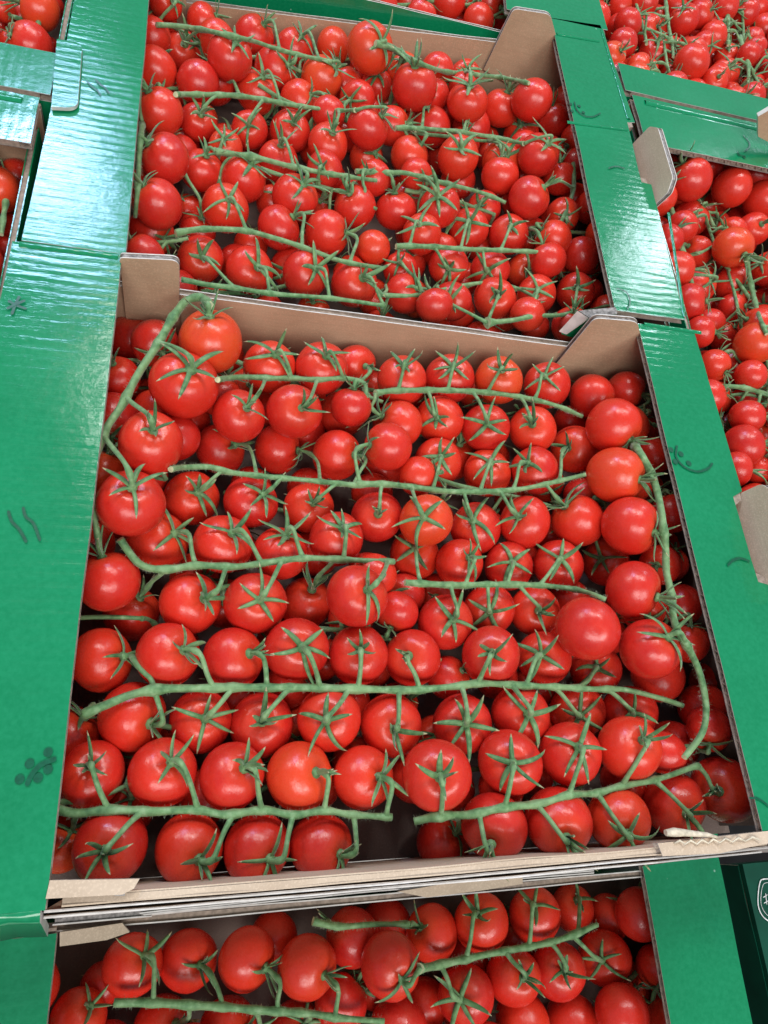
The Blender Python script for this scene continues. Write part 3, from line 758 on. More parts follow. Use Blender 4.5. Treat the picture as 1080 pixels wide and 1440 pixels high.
B('mid', 'front right tomato bunch of the middle tray, stem slanting up to the right', [(582, 1155), (620, 1147), (665, 1145), (710, 1135), (755, 1131), (800, 1118), (840, 1115), (875, 1105), (920, 1097), (965, 1082), (982, 1077)], .0021, [
 (614, 1090, 49, 620, 1092, 617, 1143, 0), (717, 1072, 45, 721, 1073, 713, 1132, 0), (802, 1060, 44, 817, 1050, 802, 1117, 0), (885, 1052, 44, 907, 1040, 873, 1104, 0),
 (695, 1162, 46, 688, 1190, 675, 1145, 0), (785, 1155, 46, 795, 1178, 757, 1132, 0), (870, 1152, 44, 882, 1175, 840, 1117, 0), (947, 1130, 42, 965, 1145, 918, 1098, 1),
 (623, 1186, 38, 645, 1170, 620, 1147, 2), (1018, 1110, 44, 1010, 1113, 985, 1078, 2), (945, 1050, 36, 0, 0, 0, 0, 2), (988, 995, 34, 0, 0, 0, 0, 2)])
B('mid', 'tomato bunch with thick curving stem down the right side of the middle tray', [(893, 627), (912, 658), (926, 699), (935, 759), (937, 801), (944, 838), (950, 880), (970, 915), (985, 950), (992, 985), (992, 1015), (982, 1040), (962, 1065)], .0025, [
 (863, 599, 38, 890, 622, 892, 624, -1), (866, 668, 39, 902, 675, 915, 665, -1), (887, 739, 41, 924, 750, 933, 745, -1), (891, 829, 40, 928, 842, 944, 838, -1), (914, 912, 43, 944, 893, 966, 908, -1), (826, 884, 45, 0, 0, 0, 0, -1),
 (925, 950, 36, 0, 0, 0, 0, 1), (955, 770, 24, 0, 0, 0, 0, 2), (975, 850, 28, 0, 0, 0, 0, 2), (900, 610, 28, 0, 0, 0, 0, 2), (1000, 960, 30, 0, 0, 0, 0, 2)])
B('mid', 'short tomato bunch right of centre whose cut stem starts beside the tray middle', [(569, 819), (634, 823), (685, 822), (759, 823), (819, 831), (852, 843)], .0019, [
 (583, 780, 35, 583, 769, 585, 817, 0), (646, 792, 34, 662, 783, 657, 820, 0), (715, 796, 34, 721, 790, 708, 820, 0), (785, 794, 35, 789, 785, 765, 822, 0), (852, 790, 33, 845, 785, 812, 828, 1),
 (626, 875, 39, 639, 871, 635, 827, 0), (688, 857, 36, 688, 861, 687, 826, 0), (752, 859, 35, 759, 859, 736, 826, 0), (800, 845, 30, 0, 0, 0, 0, 2)])
B('mid', 'tomato bunch left of centre with one bright fruit lying on top at its right end', [(169, 758), (196, 793), (234, 801), (275, 795), (328, 797), (377, 791), (426, 785), (483, 787), (555, 790)], .0021, [
 (222, 762, 42, 248, 748, 277, 793, 1), (314, 765, 41, 328, 747, 365, 790, 0), (395, 778, 39, 403, 748, 430, 783, 0), (473, 758, 39, 483, 741, 488, 783, 0),
 (268, 848, 44, 291, 840, 315, 800, 0), (359, 848, 43, 366, 843, 395, 790, 0), (430, 848, 38, 440, 825, 465, 790, 2), (502, 838, 44, 520, 828, 545, 790, -1), (185, 862, 38, 197, 838, 232, 803, 1)])
B('mid', 'tomato bunch of the middle tray whose thin stem starts behind big left fruits', [(240, 660), (259, 657), (296, 657), (328, 665), (385, 671), (450, 677), (505, 683)], .0018, [
 (310, 632, 35, 334, 624, 365, 662, 0), (391, 632, 35, 426, 634, 447, 672, 0), (474, 640, 35, 503, 640, 500, 680, 0), (269, 701, 39, 279, 691, 315, 660, 1), (353, 706, 38, 373, 693, 395, 672, 0), (434, 714, 36, 442, 706, 470, 680, 0)])
B('mid', 'tomato bunch in the right middle ending beside the two topmost bright fruits', [(500, 681), (546, 681), (579, 685), (630, 691), (685, 691), (731, 688), (787, 676), (824, 667)], .0019, [
 (545, 628, 34, 515, 625, 510, 680, -1), (616, 650, 34, 620, 641, 612, 686, 0), (685, 665, 33, 690, 648, 678, 688, 0), (752, 662, 34, 740, 650, 720, 688, 0), (808, 632, 33, 797, 630, 782, 674, 0),
 (530, 727, 36, 532, 722, 535, 685, 0), (599, 732, 38, 595, 727, 580, 688, 0), (669, 743, 36, 664, 730, 650, 692, 0), (738, 734, 36, 727, 725, 700, 692, 0), (812, 732, 37, 792, 709, 765, 685, 0)])
B('mid', 'tomato bunch along the back wall, right half, near the slanted corner gusset', [(528, 553), (560, 549), (630, 549), (685, 552), (741, 560), (787, 572), (819, 586)], .0019, [
 (565, 535, 35, 569, 512, 565, 547, 0), (632, 533, 35, 637, 514, 632, 547, 0), (701, 535, 34, 706, 519, 688, 550, 0), (769, 542, 33, 765, 528, 747, 558, 0), (831, 563, 28, 820, 544, 800, 572, 1),
 (560, 597, 35, 532, 583, 530, 556, 0), (618, 590, 34, 614, 588, 603, 552, 0), (683, 602, 34, 685, 595, 668, 553, 0), (749, 604, 34, 748, 595, 725, 560, 0), (801, 594, 24, 0, 0, 0, 0, 2)])
B('mid', 'tomato bunch along the back wall, left of centre, stem bent down at its end', [(306, 534), (340, 530), (381, 532), (410, 532), (446, 534), (483, 532), (512, 539), (514, 563)], .0018, [
 (379, 516, 37, 389, 496, 409, 530, 0), (452, 518, 37, 460, 498, 480, 531, 0), (336, 585, 38, 350, 571, 372, 535, 0), (414, 579, 38, 426, 573, 443, 537, 0), (481, 583, 33, 507, 583, 512, 560, 1)])
B('mid', 'large tomato bunch with thick arched stem in the back left corner of the middle tray', [(295, 430), (284, 419), (268, 420), (255, 430), (240, 452), (218, 490), (194, 526), (173, 567), (151, 600), (138, 632), (130, 660)], .0027, [
 (187, 477, 35, 190, 443, 238, 445, 1), (296, 480, 45, 296, 440, 292, 425, -1), (259, 541, 47, 271, 516, 228, 485, -1), (212, 624, 46, 216, 602, 178, 560, -1), (184, 708, 48, 186, 681, 145, 612, -1),
 (153, 817, 44, 139, 771, 131, 655, -1), (147, 547, 30, 0, 0, 0, 0, 2), (268, 592, 28, 0, 0, 0, 0, 2), (318, 500, 26, 0, 0, 0, 0, 2)])
# -- back tray
B('back', 'front left tomato bunch of the back tray, stem slanting down to the right', [(247, 328), (287, 322), (347, 325), (393, 337), (433, 350), (480, 367), (537, 377)], .0020, [
 (213, 327, 32, 233, 336, 250, 328, 0), (317, 293, 33, 323, 280, 350, 323, 0), (392, 320, 31, 418, 302, 425, 345, 0), (460, 328, 31, 490, 328, 495, 370, 0), (263, 297, 23, 255, 278, 282, 320, 2), (525, 348, 24, 0, 0, 0, 0, 1)])
B('back', 'tomato bunch pressed against the front of the back tray, just above the middle tray wall', [(255, 393), (290, 400), (330, 405), (393, 414), (463, 419), (540, 430)], .0018, [
 (282, 365, 32, 285, 361, 330, 405, 0), (351, 380, 33, 365, 375, 385, 412, 0), (430, 385, 33, 447, 377, 470, 419, 0), (498, 400, 32, 512, 390, 535, 428, 0)])
B('back', 'large smooth tomatoes lining the left flange of the back tray', [(200, 175), (196, 215), (194, 260), (190, 305)], .0020, [
 (232, 223, 35, 205, 196, 0, 0, -1), (224, 157, 33, 210, 125, 0, 0, -1), (221, 287, 34, 203, 260, 0, 0, -1), (217, 98, 30, 0, 0, 0, 0, -1), (214, 52, 26, 0, 0, 0, 0, 0)])
B('back', 'tomato bunch left of centre in the back tray with stem running into the middle', [(303, 213), (333, 217), (367, 223), (413, 235), (467, 245), (500, 250), (530, 254)], .0020, [
 (284, 240, 30, 293, 217, 305, 213, 0), (343, 253, 31, 357, 230, 350, 219, 0), (391, 228, 29, 397, 204, 412, 233, 0), (461, 255, 26, 461, 224, 470, 243, 1), (317, 205, 28, 325, 188, 350, 217, 1), (415, 278, 32, 430, 257, 420, 237, 0), (499, 291, 30, 490, 270, 490, 248, 0)])
B('back', 'tomato bunch in the left rear of the back tray with a straight horizontal stem', [(247, 133), (287, 133), (337, 135), (370, 140), (413, 148), (467, 155), (500, 155)], .0019, [
 (303, 117, 28, 313, 95, 337, 133, 0), (362, 130, 29, 373, 108, 393, 142, 0), (421, 142, 27, 440, 133, 463, 152, 0), (255, 125, 20, 253, 105, 275, 131, 1), (279, 172, 26, 285, 160, 303, 135, 0), (351, 183, 26, 350, 176, 370, 142, 0), (408, 185, 29, 415, 172, 425, 150, 0), (461, 203, 29, 470, 185, 478, 156, 0), (517, 180, 30, 540, 162, 0, 0, -1)])
B('back', 'tomato bunch along the back wall of the back tray, left side', [(220, 35), (263, 38), (313, 48), (353, 57), (393, 70), (433, 80), (467, 87)], .0019, [
 (287, 32, 25, 310, 22, 325, 50, 0), (357, 52, 28, 375, 35, 390, 69, 0), (413, 70, 27, 427, 52, 447, 82, 0), (233, 28, 17, 0, 0, 0, 0, 1), (323, 80, 32, 335, 60, 330, 52, 0), (255, 72, 27, 262, 62, 280, 42, 0), (387, 97, 29, 408, 92, 420, 77, 0), (453, 110, 29, 475, 95, 466, 87, 0)])
B('back', 'pale stemmed tomato bunch along the back wall of the back tray, right side', [(528, 61), (556, 70), (581, 85), (622, 100), (659, 104), (704, 109), (744, 117)], .0021, [
 (520, 68, 33, 540, 60, 530, 62, -1), (583, 122, 31, 583, 95, 590, 88, 0), (657, 144, 28, 660, 120, 655, 104, 0), (705, 152, 26, 714, 127, 704, 109, 0), (748, 141, 28, 0, 0, 0, 0, -1), (681, 107, 22, 678, 90, 670, 105, 1), (530, 120, 22, 530, 105, 0, 0, 1), (730, 107, 18, 735, 98, 740, 116, 1), (637, 98, 18, 640, 88, 630, 101, 1), (548, 156, 22, 548, 150, 0, 0, 2)])
B('back', 'short tomato bunch right of centre in the back tray with three fruits above its stem', [(556, 180), (593, 181), (641, 185), (693, 193), (737, 202)], .0019, [
 (607, 178, 27, 598, 150, 590, 180, 0), (663, 180, 27, 661, 160, 648, 185, 0), (733, 192, 26, 730, 176, 717, 198, 1), (644, 222, 29, 648, 209, 640, 187, 0), (705, 228, 27, 713, 218, 695, 195, 0), (757, 218, 29, 772, 200, 0, 0, 0), (576, 222, 26, 580, 222, 570, 181, 1)])
B('back', 'tomato bunch crossing the centre of the back tray, right end sinking between fruits', [(500, 241), (544, 243), (574, 244), (630, 259), (674, 270), (711, 285)], .0020, [
 (556, 296, 28, 554, 268, 545, 245, 0), (618, 291, 29, 615, 276, 600, 252, 0), (644, 255, 25, 643, 237, 635, 259, 1), (681, 293, 24, 674, 289, 690, 277, 0), (515, 222, 24, 530, 215, 530, 242, 1)])
B('back', 'tomato bunch with a short upright stem beside the right flange of the back tray', [(806, 230), (807, 259), (800, 289), (785, 318)], .0019, [
 (744, 278, 29, 767, 262, 805, 262, -1), (785, 310, 26, 804, 300, 795, 300, 1), (817, 360, 26, 0, 0, 0, 0, 0), (767, 250, 22, 0, 0, 0, 0, 2), (700, 270, 20, 0, 0, 0, 0, 2), (780, 215, 22, 0, 0, 0, 0, 2)])
B('back', 'tomato bunch in the front right of the back tray with a level stem', [(557, 346), (611, 347), (648, 350), (704, 352), (789, 356)], .0019, [
 (593, 330, 28, 589, 315, 580, 346, 0), (659, 322, 28, 659, 311, 650, 350, 0), (715, 330, 28, 718, 318, 703, 352, 0), (631, 374, 28, 631, 378, 613, 348, 0), (689, 380, 28, 685, 381, 675, 352, 0), (737, 380, 24, 742, 381, 733, 354, 1), (778, 374, 21, 787, 385, 775, 356, 1)])
B('back', 'tomato bunch in the front right corner of the back tray beside the folded paper corner', [(685, 454), (722, 450), (752, 444), (789, 443), (811, 437)], .0019, [
 (570, 413, 28, 589, 404, 0, 0, 0), (635, 424, 28, 630, 424, 0, 0, 0), (696, 420, 30, 700, 415, 687, 453, 0), (754, 415, 28, 756, 407, 745, 446, 0), (809, 411, 27, 811, 404, 805, 439, 0), (752, 459, 20, 0, 0, 0, 0, 1), (574, 371, 25, 574, 358, 0, 0, 1), (519, 357, 25, 0, 0, 0, 0, 2)])
# -- lower front tray
B('low', 'tomato bunch in the lower front tray, left half, four shiny fruits above its stem', [(160, 1410), (215, 1410), (300, 1415), (360, 1420), (435, 1425), (480, 1432), (540, 1436)], .0022, [
 (187, 1357, 40, 203, 1345, 220, 1410, 0), (265, 1350, 40, 285, 1357, 307, 1415, 0), (347, 1348, 41, 380, 1362, 398, 1422, 0), (432, 1360, 42, 462, 1372, 473, 1430, 0), (228, 1444, 40, 250, 1440, 270, 1413, 1), (320, 1446, 40, 350, 1448, 360, 1420, 1), (415, 1452, 40, 430, 1440, 420, 1424, 1)])
B('low', 'tomato bunch in the lower front tray, right half, stem slanting up', [(590, 1362), (640, 1352), (665, 1346), (710, 1337), (765, 1327), (805, 1315), (840, 1300)], .0022, [
 (677, 1297, 38, 672, 1285, 655, 1347, 0), (752, 1287, 36, 752, 1273, 738, 1332, 0), (805, 1277, 30, 813, 1265, 815, 1311, 1), (549, 1358, 42, 567, 1378, 0, 0, -1), (722, 1373, 38, 737, 1375, 710, 1338, 0), (785, 1365, 37, 795, 1365, 770, 1327, 0), (850, 1347, 36, 845, 1350, 808, 1315, 0), (655, 1400, 40, 645, 1405, 625, 1356, 0), (875, 1425, 37, 0, 0, 0, 0, 0), (735, 1436, 38, 0, 0, 0, 0, 1), (805, 1436, 36, 0, 0, 0, 0, 1)])
B('low', 'tomato bunch in the middle of the lower front tray tucked under the back wall', [(440, 1295), (475, 1303), (520, 1300), (575, 1300)], .0019, [
 (495, 1318, 38, 468, 1303, 0, 0, 0), (607, 1312, 37, 587, 1303, 0, 0, 0), (595, 1412, 34, 0, 0, 0, 0, 1), (385, 1318, 34, 0, 0, 0, 0, 2), (900, 1285, 35, 0, 0, 0, 0, 2), (855, 1290, 30, 0, 0, 0, 0, 2), (110, 1432, 38, 125, 1415, 0, 0, 1), (143, 1385, 30, 0, 0, 0, 0, 2)])
# -- right tray
B('right', 'tomato bunch with a long stem down the left side of the right tray', [(933, 269), (948, 305), (963, 367), (976, 409), (984, 440), (990, 465)], .0023, [
 (960, 302, 17, 0, 0, 0, 0, 1), (991, 290, 18, 985, 280, 0, 0, 1), (979, 354, 22, 965, 345, 960, 360, 0), (979, 403, 26, 1000, 395, 0, 0, 0), (1000, 326, 17, 0, 0, 0, 0, 2), (997, 424, 18, 1005, 415, 0, 0, 1), (997, 456, 22, 1010, 470, 0, 0, 0)])
B('right', 'three big smooth tomatoes under the far flange of the right tray', None, .002, [
 (971, 252, 29, 955, 228, 0, 0, -1), (1029, 264, 27, 0, 0, 0, 0, -1), (1072, 281, 26, 0, 0, 0, 0, -1)])
B('right', 'tomato bunch at the right picture edge in the right tray, under a bright fruit', [(1050, 365), (1056, 400), (1066, 440), (1078, 470)], .0021, [
 (1031, 348, 28, 1050, 360, 1050, 367, -1), (1037, 309, 17, 0, 0, 0, 0, 1), (1031, 400, 25, 1048, 405, 1056, 400, 0), (1031, 434, 21, 1050, 430, 1062, 425, 0), (1070, 382, 19, 0, 0, 0, 0, 1), (1062, 483, 29, 1080, 465, 0, 0, -1)])
B('right', 'tomato bunch in the lower part of the right tray with a horizontal stem', [(1010, 543), (1045, 545), (1082, 556)], .0019, [
 (1028, 515, 24, 1045, 520, 1045, 545, 0), (1044, 566, 20, 0, 0, 0, 0, 0), (1067, 537, 21, 1068, 550, 0, 0, 0), (1044, 611, 19, 1030, 605, 0, 0, 0), (1066, 630, 18, 1060, 618, 0, 0, 0), (1064, 660, 20, 0, 0, 0, 0, 0)])
# -- top right tray
B('ur', 'tomato bunch in the top right tray, leftmost vertical stem, above the middle column corner', [(932, -10), (936, 0), (939, 30), (945, 60), (947, 80)], .0020, [
 (920, 75, 22, 922, 58, 945, 62, 0), (911, 44, 20, 925, 38, 938, 30, 0), (872, 9, 16, 885, 15, 0, 0, 0), (869, 34, 16, 880, 28, 0, 0, 1), (946, 15, 17, 0, 0, 0, 0, 1), (954, 45, 17, 0, 0, 0, 0, 1), (960, 66, 14, 0, 0, 0, 0, 1), (843, 29, 13, 0, 0, 0, 0, 0), (911, 98, 14, 0, 0, 0, 0, 0)])
B('ur', 'two smooth orange red tomatoes at the near edge of the top right tray', None, .002, [(876, 61, 20, 0, 0, 0, 0, -1), (972, 89, 24, 0, 0, 0, 0, -1)])
B('ur', 'tomato bunch in the top right tray, second vertical stem from the left', [(1016, -8), (1018, 0), (1024, 30), (1024, 64)], .0020, [
 (1003, 46, 19, 1012, 35, 1022, 30, 0), (1021, 79, 16, 1022, 68, 0, 0, 0), (985, 12, 16, 995, 15, 0, 0, 0), (1055, 58, 18, 1045, 50, 0, 0, 0), (1064, 9, 18, 1050, 15, 0, 0, 0), (1040, 24, 15, 0, 0, 0, 0, 1)])
B('ur', 'tomato bunch in the top right tray nearest the right edge of the picture', [(1040, 52), (1052, 92), (1052, 122)], .0022, [
 (1018, 104, 20, 1025, 92, 1050, 95, 0), (1073, 42, 20, 1062, 50, 0, 0, 0), (1058, 120, 16, 1056, 108, 0, 0, 0), (1077, 92, 14, 0, 0, 0, 0, 0)])
# -- left trays
B('left', 'dark red tomato bunch in the shaded left tray with its stem at the picture edge', [(5, 255), (8, 280), (5, 305), (2, 330)], .0018, [
 (24, 247, 22, 8, 240, 6, 262, 0), (27, 283, 18, 12, 280, 8, 285, 1), (18, 322, 21, 5, 315, 4, 312, 1), (9, 352, 19, 0, 0, 0, 0, 1), (8, 388, 20, 0, 0, 0, 0, 2)])
B('ul', 'tomato bunch in the top left tray with a straight vertical stem', [(55, -6), (55, 10), (54, 40), (54, 73)], .0020, [
 (30, 27, 22, 25, 40, 52, 30, 0), (18, 64, 19, 18, 48, 50, 55, 0), (73, 9, 16, 62, 15, 55, 15, 0), (40, 52, 15, 0, 0, 0, 0, 1), (70, 66, 13, 62, 50, 56, 45, 0), (3, 12, 18, 12, 20, 0, 0, 0), (0, 43, 13, 0, 0, 0, 0, 1)])
B('top', 'tomato bunch showing in the far tray above the cardboard back wall', [(560, -6), (605, 0), (650, 6), (690, 10)], .0018, [
 (590, -2, 13, 595, -8, 0, 0, 0), (622, 2, 13, 625, -6, 0, 0, 0), (655, 0, 14, 655, -8, 0, 0, 0), (684, 6, 13, 680, -2, 0, 0, 0)])


CRATE = {  # name: (z of the tray top, x range of the inside, y range of the inside)
    'mid': (0.0, -0.200, 0.192, -0.147, 0.143), 'back': (0.0, -0.196, 0.186, 0.160, 0.430), 'low': (FZ, -0.215, 0.185, -0.46, -0.172),
    'right': (0.0, 0.210, 0.42, 0.0, 0.372), 'ur': (0.0, 0.203, 0.56, 0.385, 0.70), 'left': (0.0, -0.40, -0.217, -0.06, 0.25), 'ul': (0.0, -0.40, -0.213, 0.262, 0.52),
    'top': (0.0, -0.19, 0.18, 0.455, 0.66)}
ALL = []        # every fruit: dict
for bi, (cr, lab, stem, rad, toms) in enumerate(BUNCH):
    zt = CRATE[cr][0]
    for (cx, cy, r, kx, ky, jx, jy, lay) in toms:
        d = ray(cx, cy); zc = zt - (0.030, 0.042, 0.056)[lay] + (0.012 if lay < 0 else 0)
        if lay < 0: zc = zt - 0.020
        k0 = (zc - CAM[2]) / d[2]                       # = depth, since ray z is 1 in the camera frame
        ks = 0.0158 * FOC / r
        k = k0 + max(-0.022, min(0.022, 0.35 * (ks - k0)))
        ALL.append(dict(b=bi, cr=cr, d=d, k=k, k0=k, rp=r / FOC, kal=(kx, ky), j=(jx, jy), px=(cx, cy), lay=lay))
D_ = np.array([t['d'] for t in ALL]); Kd = np.array([t['k'] for t in ALL]); K0 = Kd.copy(); RP = np.array([t['rp'] for t in ALL])
DN = np.linalg.norm(D_, axis=1)
LIM = np.array([CRATE[t['cr']][0] for t in ALL]); CRI = np.array([list(CRATE).index(t['cr']) for t in ALL])
same = CRI[:, None] == CRI[None, :]
for it in range(260):
    C_ = CAM + D_ * Kd[:, None]; R_ = RP * Kd
    df = C_[:, None, :] - C_[None, :, :]; ds = np.linalg.norm(df, axis=2) + np.eye(len(ALL)) * 9
    ov = 0.965 * (R_[:, None] + R_[None, :]) - ds
    ov = np.where((ov > 0) & same, ov, 0)
    dk = Kd[:, None] - Kd[None, :]
    tie = np.sign(dk + (K0[:, None] - K0[None, :]) * 0.5 + 1e-6)
    move = (ov * tie * 0.16).sum(1)
    Kd = Kd + np.clip(move, -0.003, 0.003) + (K0 - Kd) * 0.004
    zc = CAM[2] + D_[:, 2] * Kd; rr_ = RP * Kd
    hi = LIM - 0.006 - rr_ * 0.75                       # tops stay just below the tray rim
    lo = LIM - H + 0.006 + rr_
    kh = (hi - CAM[2]) / D_[:, 2]; kl = (lo - CAM[2]) / D_[:, 2]
    Kd = np.where(zc > hi, kh, Kd); Kd = np.where(zc < lo, kl, Kd)
C_ = CAM + D_ * Kd[:, None]; R_ = RP * Kd
for i, t in enumerate(ALL): t['c'] = C_[i]; t['r'] = R_[i]
print('fruit', len(ALL), 'radius', R_.min(), R_.mean(), R_.max(), 'max overlap', ov.max())

FIX_C = C_.copy(); FIX_R = R_.copy()


def clear(p, rad, extra=0.0, iters=4):
    """push a point out of every fruit near it"""
    p = np.array(p, float)
    for _ in range(iters):
        dv = p - FIX_C; dd = np.linalg.norm(dv, axis=1) + 1e-9; pen = FIX_R * 0.98 + rad + extra - dd
        i = int(np.argmax(pen))
        if pen[i] <= 0: break
        p = p + dv[i] / dd[i] * pen[i]
    return p


def slide_clear(px, py, z, rad):
    """point on the pixel's ray at height z, raised towards the lens until it lies on top of the fruit"""
    d = ray(px, py); k = (z - CAM[2]) / d[2]; dn = np.linalg.norm(d); u = d / dn
    oc = CAM - FIX_C; b = oc @ u; c = (oc * oc).sum(1) - (FIX_R * 0.985 + rad) ** 2; disc_ = b * b - c
    s_ = k * dn
    for i in np.where(disc_ > 0)[0]:
        t0 = -b[i] - math.sqrt(disc_[i]); t1 = -b[i] + math.sqrt(disc_[i])
        if t0 < s_: s_ = min(s_, t0)
    return s_, u


def catmull(P, sub):
    out = []; n = len(P)
    for i in range(n - 1):
        p0, p1, p2, p3 = P[max(i - 1, 0)], P[i], P[i + 1], P[min(i + 2, n - 1)]
        for k in range(sub):
            t = k / sub; out.append(0.5 * ((2 * p1) + (-p0 + p2) * t + (2 * p0 - 5 * p1 + 4 * p2 - p3) * t * t + (-p0 + 3 * p1 - 3 * p2 + p3) * t ** 3))
    out.append(P[-1]); return out


tcount = [0]


def quat_to(v, spin):
    return Vector(v).to_track_quat('Z', 'Y') @ Quaternion((0, 0, 1), spin)


def add_tomato(parent, ploc, c, r, pole, calyx=True, cs=1.0):
    k = tcount[0]; tcount[0] += 1
    o = bpy.data.objects.new('tomato', random.choice(TOM_ME)); COL.objects.link(o); o.parent = parent
    o.location = Vector(c) - Vector(ploc); o.rotation_mode = 'QUATERNION'; o.rotation_quaternion = quat_to(pole, random.random() * 6.28)
    sz = random.uniform(0.98, 1.02); o.scale = (r * sz, r * sz, r * random.uniform(0.96, 1.02))
    if calyx:
        q_ = bpy.data.objects.new('calyx', random.choice(CAL_ME)); COL.objects.link(q_); q_.parent = o
        s_ = random.uniform(0.92, 1.12) * cs; q_.scale = (s_, s_, 1.0); q_.rotation_euler = (0, 0, random.random() * 6.28)
    return o


def make_stem(parent, ploc, pts, rad, joins, name='stem'):
    mb = MB(); n = len(pts); rl = []
    for i in range(n):
        f = i / (n - 1); r_ = rad * 0.88 * (1.0 - 0.30 * f)
        for jp in joins:
            dd = np.linalg.norm(pts[i] - jp)
            r_ += rad * 0.30 * math.exp(-(dd / 0.0035) ** 2)
        rl.append(r_ * (1 + 0.07 * noise.noise(Vector(pts[i]) * 160)))
    mb.tube([p - ploc for p in pts], rl, 0, 9, cap=1)
    return mb.build(name, [M_STEM, M_CUT], parent)


def hairs(parent, pts, rad, n, seed):
    rr = random.Random(seed); mb = MB(); m = len(pts)
    for _ in range(n):
        f = rr.random() * (m - 1.001); i = int(f); p = pts[i] + (pts[i + 1] - pts[i]) * (f - i)
        t = pts[i + 1] - pts[i]; t = t / (np.linalg.norm(t) + 1e-9)
        v = np.array([rr.gauss(0, 1), rr.gauss(0, 1), rr.gauss(0, 1)]); v = v - t * (v @ t); v /= np.linalg.norm(v) + 1e-9
        L = rr.uniform(0.0007, 0.0017); q = p + v * rad * 0.95; w = np.cross(t, v) * 0.00005; u = t * 0.00005
        mb.add([q + w, q - w * 0.5 + u, q - w * 0.5 - u, q + v * L + t * rr.uniform(-.4, .4) * L], [[0, 1, 3], [1, 2, 3], [2, 0, 3]], 0)
    o = mb.build('stem_hairs', [M_HAIR], parent, fix=False); o['kind'] = 'stuff'


def make_pedicel(stem, ploc, c, r, pole, jp, rad=0.00125):
    pole = pole / np.linalg.norm(pole); k0 = c + pole * r * 0.84; k1 = c + pole * (r * 0.98)
    L = np.linalg.norm(jp - k1)
    mid1 = k1 + pole * min(0.25 * L + 0.0015, 0.0062) + (jp - k1) * 0.18
    kn = (mid1 * 0.45 + jp * 0.55) + np.array([random.uniform(-1, 1), random.uniform(-1, 1), 0.8]) * 0.0008
    P = [k0, k1, mid1, kn, jp]; pts = catmull([np.array(p) for p in P], 5)
    out = []
    for i, p in enumerate(pts):
        out.append(p if i < 7 or i > len(pts) - 3 else clear(p, rad, 0.0))
    for _ in range(2):
        out = [out[0]] + [(out[i - 1] + out[i] * 2 + out[i + 1]) / 4 for i in range(1, len(out) - 1)] + [out[-1]]
    n = len(out); rl = []
    for i in range(n):
        f = i / (n - 1); rr_ = rad * (1.05 - 0.12 * math.sin(f * math.pi)) + rad * 0.45 * math.exp(-((f - 0.42) / 0.07) ** 2) + rad * 0.5 * max(0, f - 0.85) / 0.15 * 0.6
        if f < 0.15: rr_ = rad * 1.05
        rl.append(rr_)
    mb = MB(); mb.tube([p - ploc for p in out], rl, 0, 7)
    o = mb.build('pedicel', [M_STEM], stem); return o


def cam_dir_to_world(v): return RCV.T @ np.array(v)


for bi, (cr, lab, stem, rad, toms) in enumerate(BUNCH):
    zt = CRATE[cr][0]; mine = [t for t in ALL if t['b'] == bi]
    cen = np.mean([t['c'] for t in mine], 0) if mine else atz(*stem[len(stem) // 2], zt - 0.03)
    ploc = np.array([cen[0], cen[1], zt - H + 0.004])
    e = thing('tomato_bunch', lab, 'tomatoes', ploc, 'bunches of vine tomatoes in the trays')
    pts = None
    if stem:
        zs = zt - (0.012 if rad > 0.0024 else 0.028)
        sp = catmull([np.array(p, float) for p in stem], 5)
        res = [slide_clear(p[0], p[1], zs, rad * 0.9) for p in sp]
        S_ = np.array([a for a, _ in res]); Us = [u for _, u in res]
        # stiff stem: upper envelope, then smooth
        for _ in range(10):
            Sm = S_.copy(); Sm[1:-1] = (S_[:-2] + S_[1:-1] * 2 + S_[2:]) / 4; S_ = np.minimum(Sm, S_ + 0.00012)
        pts = [CAM + u * s_ for u, s_ in zip(Us, S_)]
    stem_o = None; joins = []
    info = []
    for t in mine:
        c, r = t['c'], t['r']; kx, ky = t['kal']; tocam = -(t['d'] / np.linalg.norm(t['d']))
        right = cam_dir_to_world((1, 0, 0)); down = cam_dir_to_world((0, 1, 0))
        right = right - tocam * (right @ tocam); right /= np.linalg.norm(right)
        down = np.cross(right, tocam); down = down if down @ cam_dir_to_world((0, 1, 0)) > 0 else -down
        hidden = (kx == 0 and ky == 0)
        if hidden:
            pole = -tocam * 0.9 + right * random.uniform(-.3, .3) + down * random.uniform(-.3, .3)
        else:
            rpx = t['rp'] * FOC; a, b = (kx - t['px'][0]) / rpx, (ky - t['px'][1]) / rpx; m = math.hypot(a, b)
            if m > 0.97: a, b = a / m * 0.97, b / m * 0.97; m = 0.97
            pole = right * a + down * b + tocam * math.sqrt(1 - m * m)
        pole = pole / np.linalg.norm(pole); add_tomato(e, ploc, c, r, pole, True, 1.12 if cr in ('back', 'right', 'ur') else 1.0)
        if pts is not None and not hidden:
            jx, jy = t['j']
            if jx == 0 and jy == 0: i = int(np.argmin([np.linalg.norm(p - (c + pole * r)) for p in pts]))
            else: i = int(np.argmin([(p_[0] - jx) ** 2 + (p_[1] - jy) ** 2 for p_ in sp]))
            joins.append(pts[i]); info.append((c, r, pole, pts[i]))
    if pts is not None:
        stem_o = make_stem(e, ploc, pts, rad, joins)
        if cr in ('mid', 'low', 'back'): hairs(stem_o, [p - ploc for p in pts], rad * 0.9, 420 if cr != 'back' else 250, bi)
        for (c, r, pole, jp) in info:
            if np.linalg.norm(jp - c - pole * r) < 0.045: make_pedicel(stem_o, ploc, c, r, pole, jp, min(0.00122, rad * 0.56))

